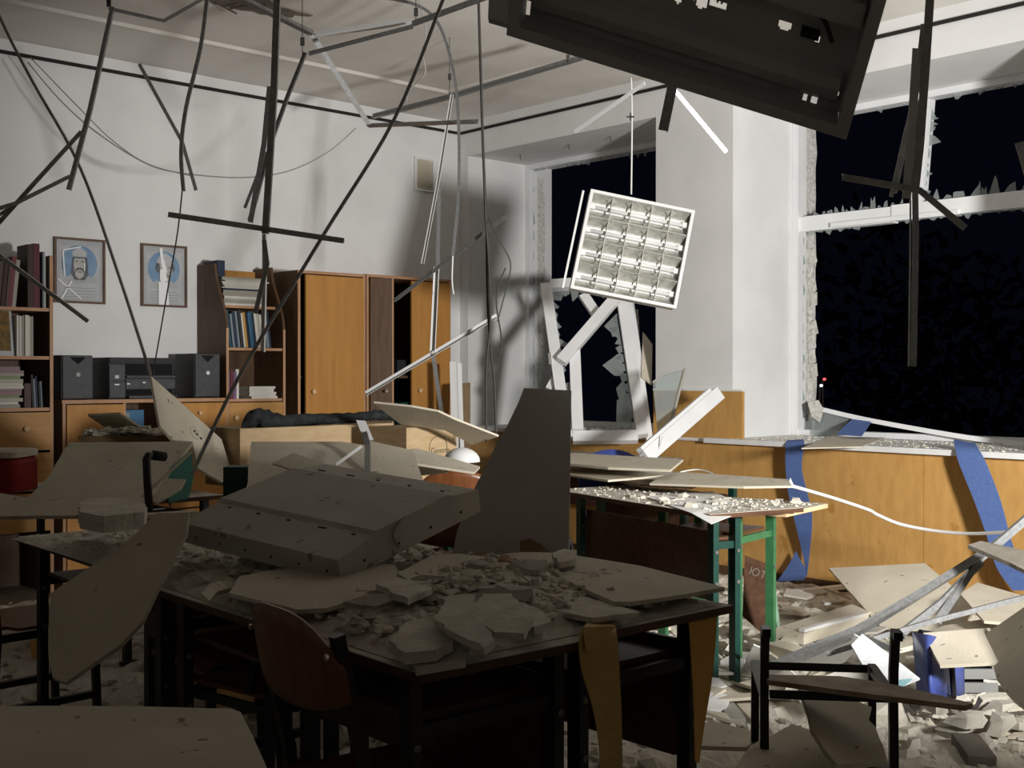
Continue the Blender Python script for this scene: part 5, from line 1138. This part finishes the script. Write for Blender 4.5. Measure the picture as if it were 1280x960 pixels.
# grit beds: nobody could count them
def grit(nm, label, x0, x1, y0, y1, st, zf, mt, shear=0):
    m = MB(); nx, ny = int((x1-x0)/st), int((y1-y0)/st)
    for j in range(ny+1):
        for i in range(nx+1):
            x, y = x0+i*st+shear*(y0+j*st-y0), y0+j*st
            edge = i in (0, nx) or j in (0, ny)
            m.v.append(Vector((x+(0 if edge else rnd.uniform(-.3,.3)*st), y+(0 if edge else rnd.uniform(-.3,.3)*st), zf(x, y))))
    for j in range(ny):
        for i in range(nx): a = j*(nx+1)+i; m.f.append([a, a+1, a+nx+2, a+nx+1]); m.m.append(0)
    o = m.build(nm, mt); o['kind'] = 'stuff'; tag(o, label, 'rubble'); return o
def chips(nm, label, n, sample, sizes, meshes, mats, tilt=.25):
    m = MB(); src = [([v_.co.copy() for v_ in me.vertices], [tuple(p_.vertices) for p_ in me.polygons]) for me in meshes]
    for k in range(n):
        q = sample()
        if q is None: continue
        vv, ff = rnd.choice(src); sz_ = rnd.choice(sizes)*rnd.uniform(.7,1.3); m.mi = rnd.randrange(len(mats))
        M_ = Matrix.Translation(q) @ Matrix.Rotation(rnd.uniform(0,6.28), 4, 'Z') @ Matrix.Rotation(rnd.gauss(0,tilt), 4, 'X') @ Matrix.Rotation(rnd.gauss(0,tilt), 4, 'Y') @ Matrix.Diagonal((sz_, sz_*rnd.uniform(.6,1.1), sz_*rnd.uniform(.7,1.2), 1))
        m.add([M_ @ v_ for v_ in vv], ff)
    o = m.build(nm, mats); o['kind'] = 'stuff'; tag(o, label, 'rubble'); return o
SH = .035
def zdesk(x, y):
    xs = x - SH*(y-1.79); e = min(xs-1.40, 2.325-xs, y-1.785, 4.13-y)
    if e < .012: return .7515
    nse = noise.fractal(Vector((x*14, y*14, 3)), 1, 2, 3)
    return .752 + max(0, min(e/.08, 1)*(mound(x, y)*.8 + .016*max(0, nse+.35)) + rnd.uniform(0,.005))
grit('plaster_grit', 'fine plaster grit covering the near heaped desks', 1.40, 2.325, 1.785, 4.13, .018, zdesk, 'plaster', SH)
def smp_desk():
    y = rnd.triangular(1.80, 4.05, 1.9); x = rnd.uniform(1.42, 2.30)+SH*(y-1.79); return Vector((x, y, .753+mound(x,y)*.85+rnd.uniform(0,.014)))
chips('plaster_crumbs', 'small plaster crumbs scattered over the near heaped desks', 1500, smp_desk, [.006,.009,.012,.016,.02], CM, ['plaster','plaster','plaster','tile'])
G1 = 'plaster chunks on the near desks'
cnt = 0
while cnt < 110:
    y = rnd.triangular(1.80, 4.1, 1.95); x = rnd.uniform(1.42, 2.32)+SH*(y-1.79)
    s = rnd.choice([.016,.02,.025,.03,.04,.055])*rnd.uniform(.8,1.25)
    e = min(x-1.42-SH*(y-1.79), 2.33-x+SH*(y-1.79), y-1.79)
    if s > .03 and e < s: s = .02
    put(rnd.choice(CM) if rnd.random() < .96 else rnd.choice(CBk), x, y, .753+mound(x,y)*.85+rnd.uniform(0,.012), s, 'grey-beige plaster chunk lying on the near heaped desks', G1, .22); cnt += 1
# large flat slabs that can be told apart
SL = 'plaster slab'
def slab(label, px, z, th, seed, dz=0): board('plaster_slab', label, SL, px, [zr(px[0][0], px[0][1], z), zr(px[len(px)//3][0], px[len(px)//3][1], z+dz), zr(px[2*len(px)//3][0], px[2*len(px)//3][1], z)], th, 'plaster', .003, seed, None, None, .03)
slab('flat six-sided plaster slab on top of the heap', [(583,763),(607,742),(640,742),(668,770),(655,792),(618,790)], .835, .012, 41, .01)
slab('long plaster slab tilting under the six-sided one', [(542,772),(562,744),(590,742),(600,768),(618,800),(605,810),(566,790)], .83, .014, 42, .015)
slab('rounded thick plaster lump at the front of the heap', [(486,800),(508,778),(530,772),(556,784),(566,800),(545,812),(506,816)], .80, .022, 43, .005)
slab('bar-shaped plaster piece near the desk corner', [(514,820),(576,808),(582,824),(520,834)], .772, .016, 44)
slab('pointed plaster slab beside the lump', [(430,752),(462,742),(506,744),(470,758)], .82, .02, 45, .01)
slab('pale plaster slab by the yellow strip', [(640,762),(650,750),(672,760),(690,776),(668,784)], .80, .015, 46)
slab('small block of plaster lying on the wide flat tile', [(690,692),(704,686),(721,688),(720,698),(700,703)], .825, .016, 47)
slab('blocky concrete lump on the tile before the bent tube', [(100,628),(112,622),(160,622),(182,630),(180,640),(130,645),(100,640)], .90, .05, 48)
slab('triangular plaster slab near the lamp housing corner', [(470,730),(500,722),(540,735),(510,748)], .83, .015, 49)
slab('ragged plaster slab under the wide flat tile', [(700,740),(760,752),(800,765),(740,772),(690,762)], .785, .012, 50)
pxr = [(252,742),(262,730),(276,726),(290,727)]; tag(MB().strip([PZ(a, b, .80) for a, b in pxr], [PZ(a+10, b+9, .79) for a, b in pxr], .012).build('curved_scrap', 'tile'), 'curved pale scrap at the desk edge beside the curved tile', 'scrap')
# lit desk grit and chunks
ra = math.radians(-13); ca_, sa_ = math.cos(ra), math.sin(ra)
G2 = 'plaster chunks on the dusty desk'
for k in range(40):
    lx, ly = rnd.uniform(.04,.46), rnd.triangular(.04,1.0,.25); x, y = 3.80+lx*ca_-ly*sa_, 2.965+lx*sa_+ly*ca_
    put(rnd.choice(CW), x, y, .752, rnd.choice([.010,.014,.018,.024,.034])*rnd.uniform(.8,1.2), 'white plaster chunk lying on the dusty teal-legged desk', G2, .15)
G3 = 'plaster chunks on the green desk'
rb = math.radians(10)
for k in range(18):
    lx, ly = rnd.uniform(.12,.40), rnd.uniform(.03,.25); x, y = 4.23+lx*math.cos(rb)-ly*math.sin(rb), 2.90+lx*math.sin(rb)+ly*math.cos(rb)
    put(rnd.choice(CW), x, y, .731, rnd.choice([.010,.016,.024,.032])*rnd.uniform(.8,1.2), 'white plaster chunk lying on the green-legged desk', G3, .15)
chips('sill_grit', 'fine grit and crumbs strewn over the white window sill', 900, lambda: Vector((rnd.uniform(6.26, 6.97), rnd.uniform(2.9, 4.72), .8925)), [.003,.005,.007,.010], CW, ['plaster','plaster'], .1)
def smp_a():
    lx, ly = rnd.uniform(.02,.48), rnd.uniform(.02,1.17); return Vector((3.80+lx*ca_-ly*sa_, 2.965+lx*sa_+ly*ca_, .7515))
chips('desk_crumbs', 'white crumbs scattered over the dusty teal-legged desk', 260, smp_a, [.004,.006,.008,.011], CW, ['plaster','plaster'], .15)
def smp_b():
    lx, ly = rnd.uniform(.12,.42), rnd.uniform(.02,.4); return Vector((4.23+lx*math.cos(rb)-ly*math.sin(rb), 2.90+lx*math.sin(rb)+ly*math.cos(rb), .7305))
chips('desk_crumbs', 'white crumbs scattered over the green-legged desk', 160, smp_b, [.004,.007,.010], CW, ['plaster'], .15)
# floor rubble
def zfl(x, y):
    nse = noise.fractal(Vector((x*5, y*5, 1)), 1, 2, 4); return max(.001, .012 + .035*nse + rnd.uniform(0,.014))
grit('floor_rubble', 'grit and crumbled plaster strewn over the whole floor', 1.0, 6.28, .8, 6.9, .035, zfl, 'plaster')
G5 = 'plaster chunks on the floor'
for k in range(85):
    px, py = rnd.uniform(600, 1290), rnd.uniform(725, 965); p = PZ(px, py, .02)
    if p.x > 6.2 or p.y > 6.8: continue
    put(rnd.choice(CW+CM[:4]), p.x, p.y, .015, rnd.choice([.02,.03,.04,.06,.09])*rnd.uniform(.8,1.2), 'broken plaster piece lying on the floor', G5, .25)
for k in range(30):
    px, py = rnd.uniform(0, 600), rnd.uniform(760, 960); p = PZ(px, py, .02)
    put(rnd.choice(CM), p.x, p.y, .015, rnd.choice([.02,.03,.05,.07])*rnd.uniform(.8,1.2), 'broken plaster piece lying on the floor', G5, .25)
G6 = 'flat stones heaped by the navy chair'
for k, (px, py, s) in enumerate(((1216,882,.09),(1240,885,.08),(1252,895,.08),(1225,900,.10),(1200,898,.07),(1180,885,.06),(1165,880,.06),(1250,910,.08),(1210,914,.09),(1270,900,.07),(1190,912,.08),(1170,900,.05),(1232,918,.06))):
    p = PZ(px, py, .06); put(CM[k % 4], p.x, p.y, .03+.03*(k % 3), s, 'flat plaster stone heaped beside the navy chair shell', G6, .12)
def smp_floor():
    p = PZ(rnd.uniform(0, 1290), rnd.uniform(715, 965), .02)
    return None if p.x > 6.25 or p.y > 6.9 else Vector((p.x, p.y, .018))
chips('floor_crumbs', 'small plaster crumbs strewn over the floor between the boards', 2200, smp_floor, [.008,.012,.018,.026,.035], CM+CW, ['plaster','plaster','tile'], .3)
# broken tile pieces on the floor by the panelling
rnd = random.Random(77); G7 = 'broken tile pieces on the floor'
for k in range(46):
    p = PZ(rnd.uniform(850, 1285), rnd.uniform(728, 900), .04)
    if p.x > 6.1: continue
    n_ = rnd.choice([3,4,4,5]); r0 = rnd.uniform(.06,.17); a0 = rnd.uniform(0,6.28); tx, ty = rnd.gauss(0,.22), rnd.gauss(0,.22); z0 = rnd.uniform(.045,.09)
    poly = []
    for i in range(n_):
        a = a0 + 6.283*(i+rnd.uniform(-.2,.2))/n_; dx, dy = r0*math.cos(a)*rnd.uniform(.6,1.3), r0*math.sin(a)*rnd.uniform(.5,1); poly.append(Vector((p.x+dx, p.y+dy, z0+dx*tx+dy*ty)))
    tag(MB().prism(poly, (0,0,-.012)).build('tile_piece', rnd.choice(['tile','tile','tile','tile_grey','paper'])), 'broken angular tile piece lying loose on the floor', 'ceiling tile', G7)
# desk and box by the low cabinet
desk('desk with a plain dark box, between the large sagging tile and the low cabinet', (2.28, 4.98), 0)
pa, pb = V(98,560,5.7), V(215,560,5.75); pa.z = pb.z = .7505; hh = V(150,545,5.72).z-.7505; uxb = (pb-pa).normalized()
tag(MB().cbox(pa, pb-pa, Vector((-uxb.y, uxb.x, 0))*.3, (0,0,hh)).build('storage_box', 'card_dark'), 'plain dark box carrying rubble before the low cabinet', 'box')
def smp_box():
    q = pa.lerp(pb, rnd.uniform(.02,.98)) + Vector((-uxb.y, uxb.x, 0))*rnd.uniform(.01,.25); return Vector((q.x, q.y, .752+hh+rnd.uniform(0,.02)))
chips('box_rubble', 'rubble crumbs lying on the plain dark box', 120, smp_box, [.015,.025,.04], CM, ['plaster'], .2)

chair('backless chair frame jammed behind the heaped desks', (1.93, 3.42, 0), 88, back=False, post=.55)
chair('backless chair frame under the far heaped desk, by the curved tile', (1.80, 2.95, 0), -80, back=False, post=.50)
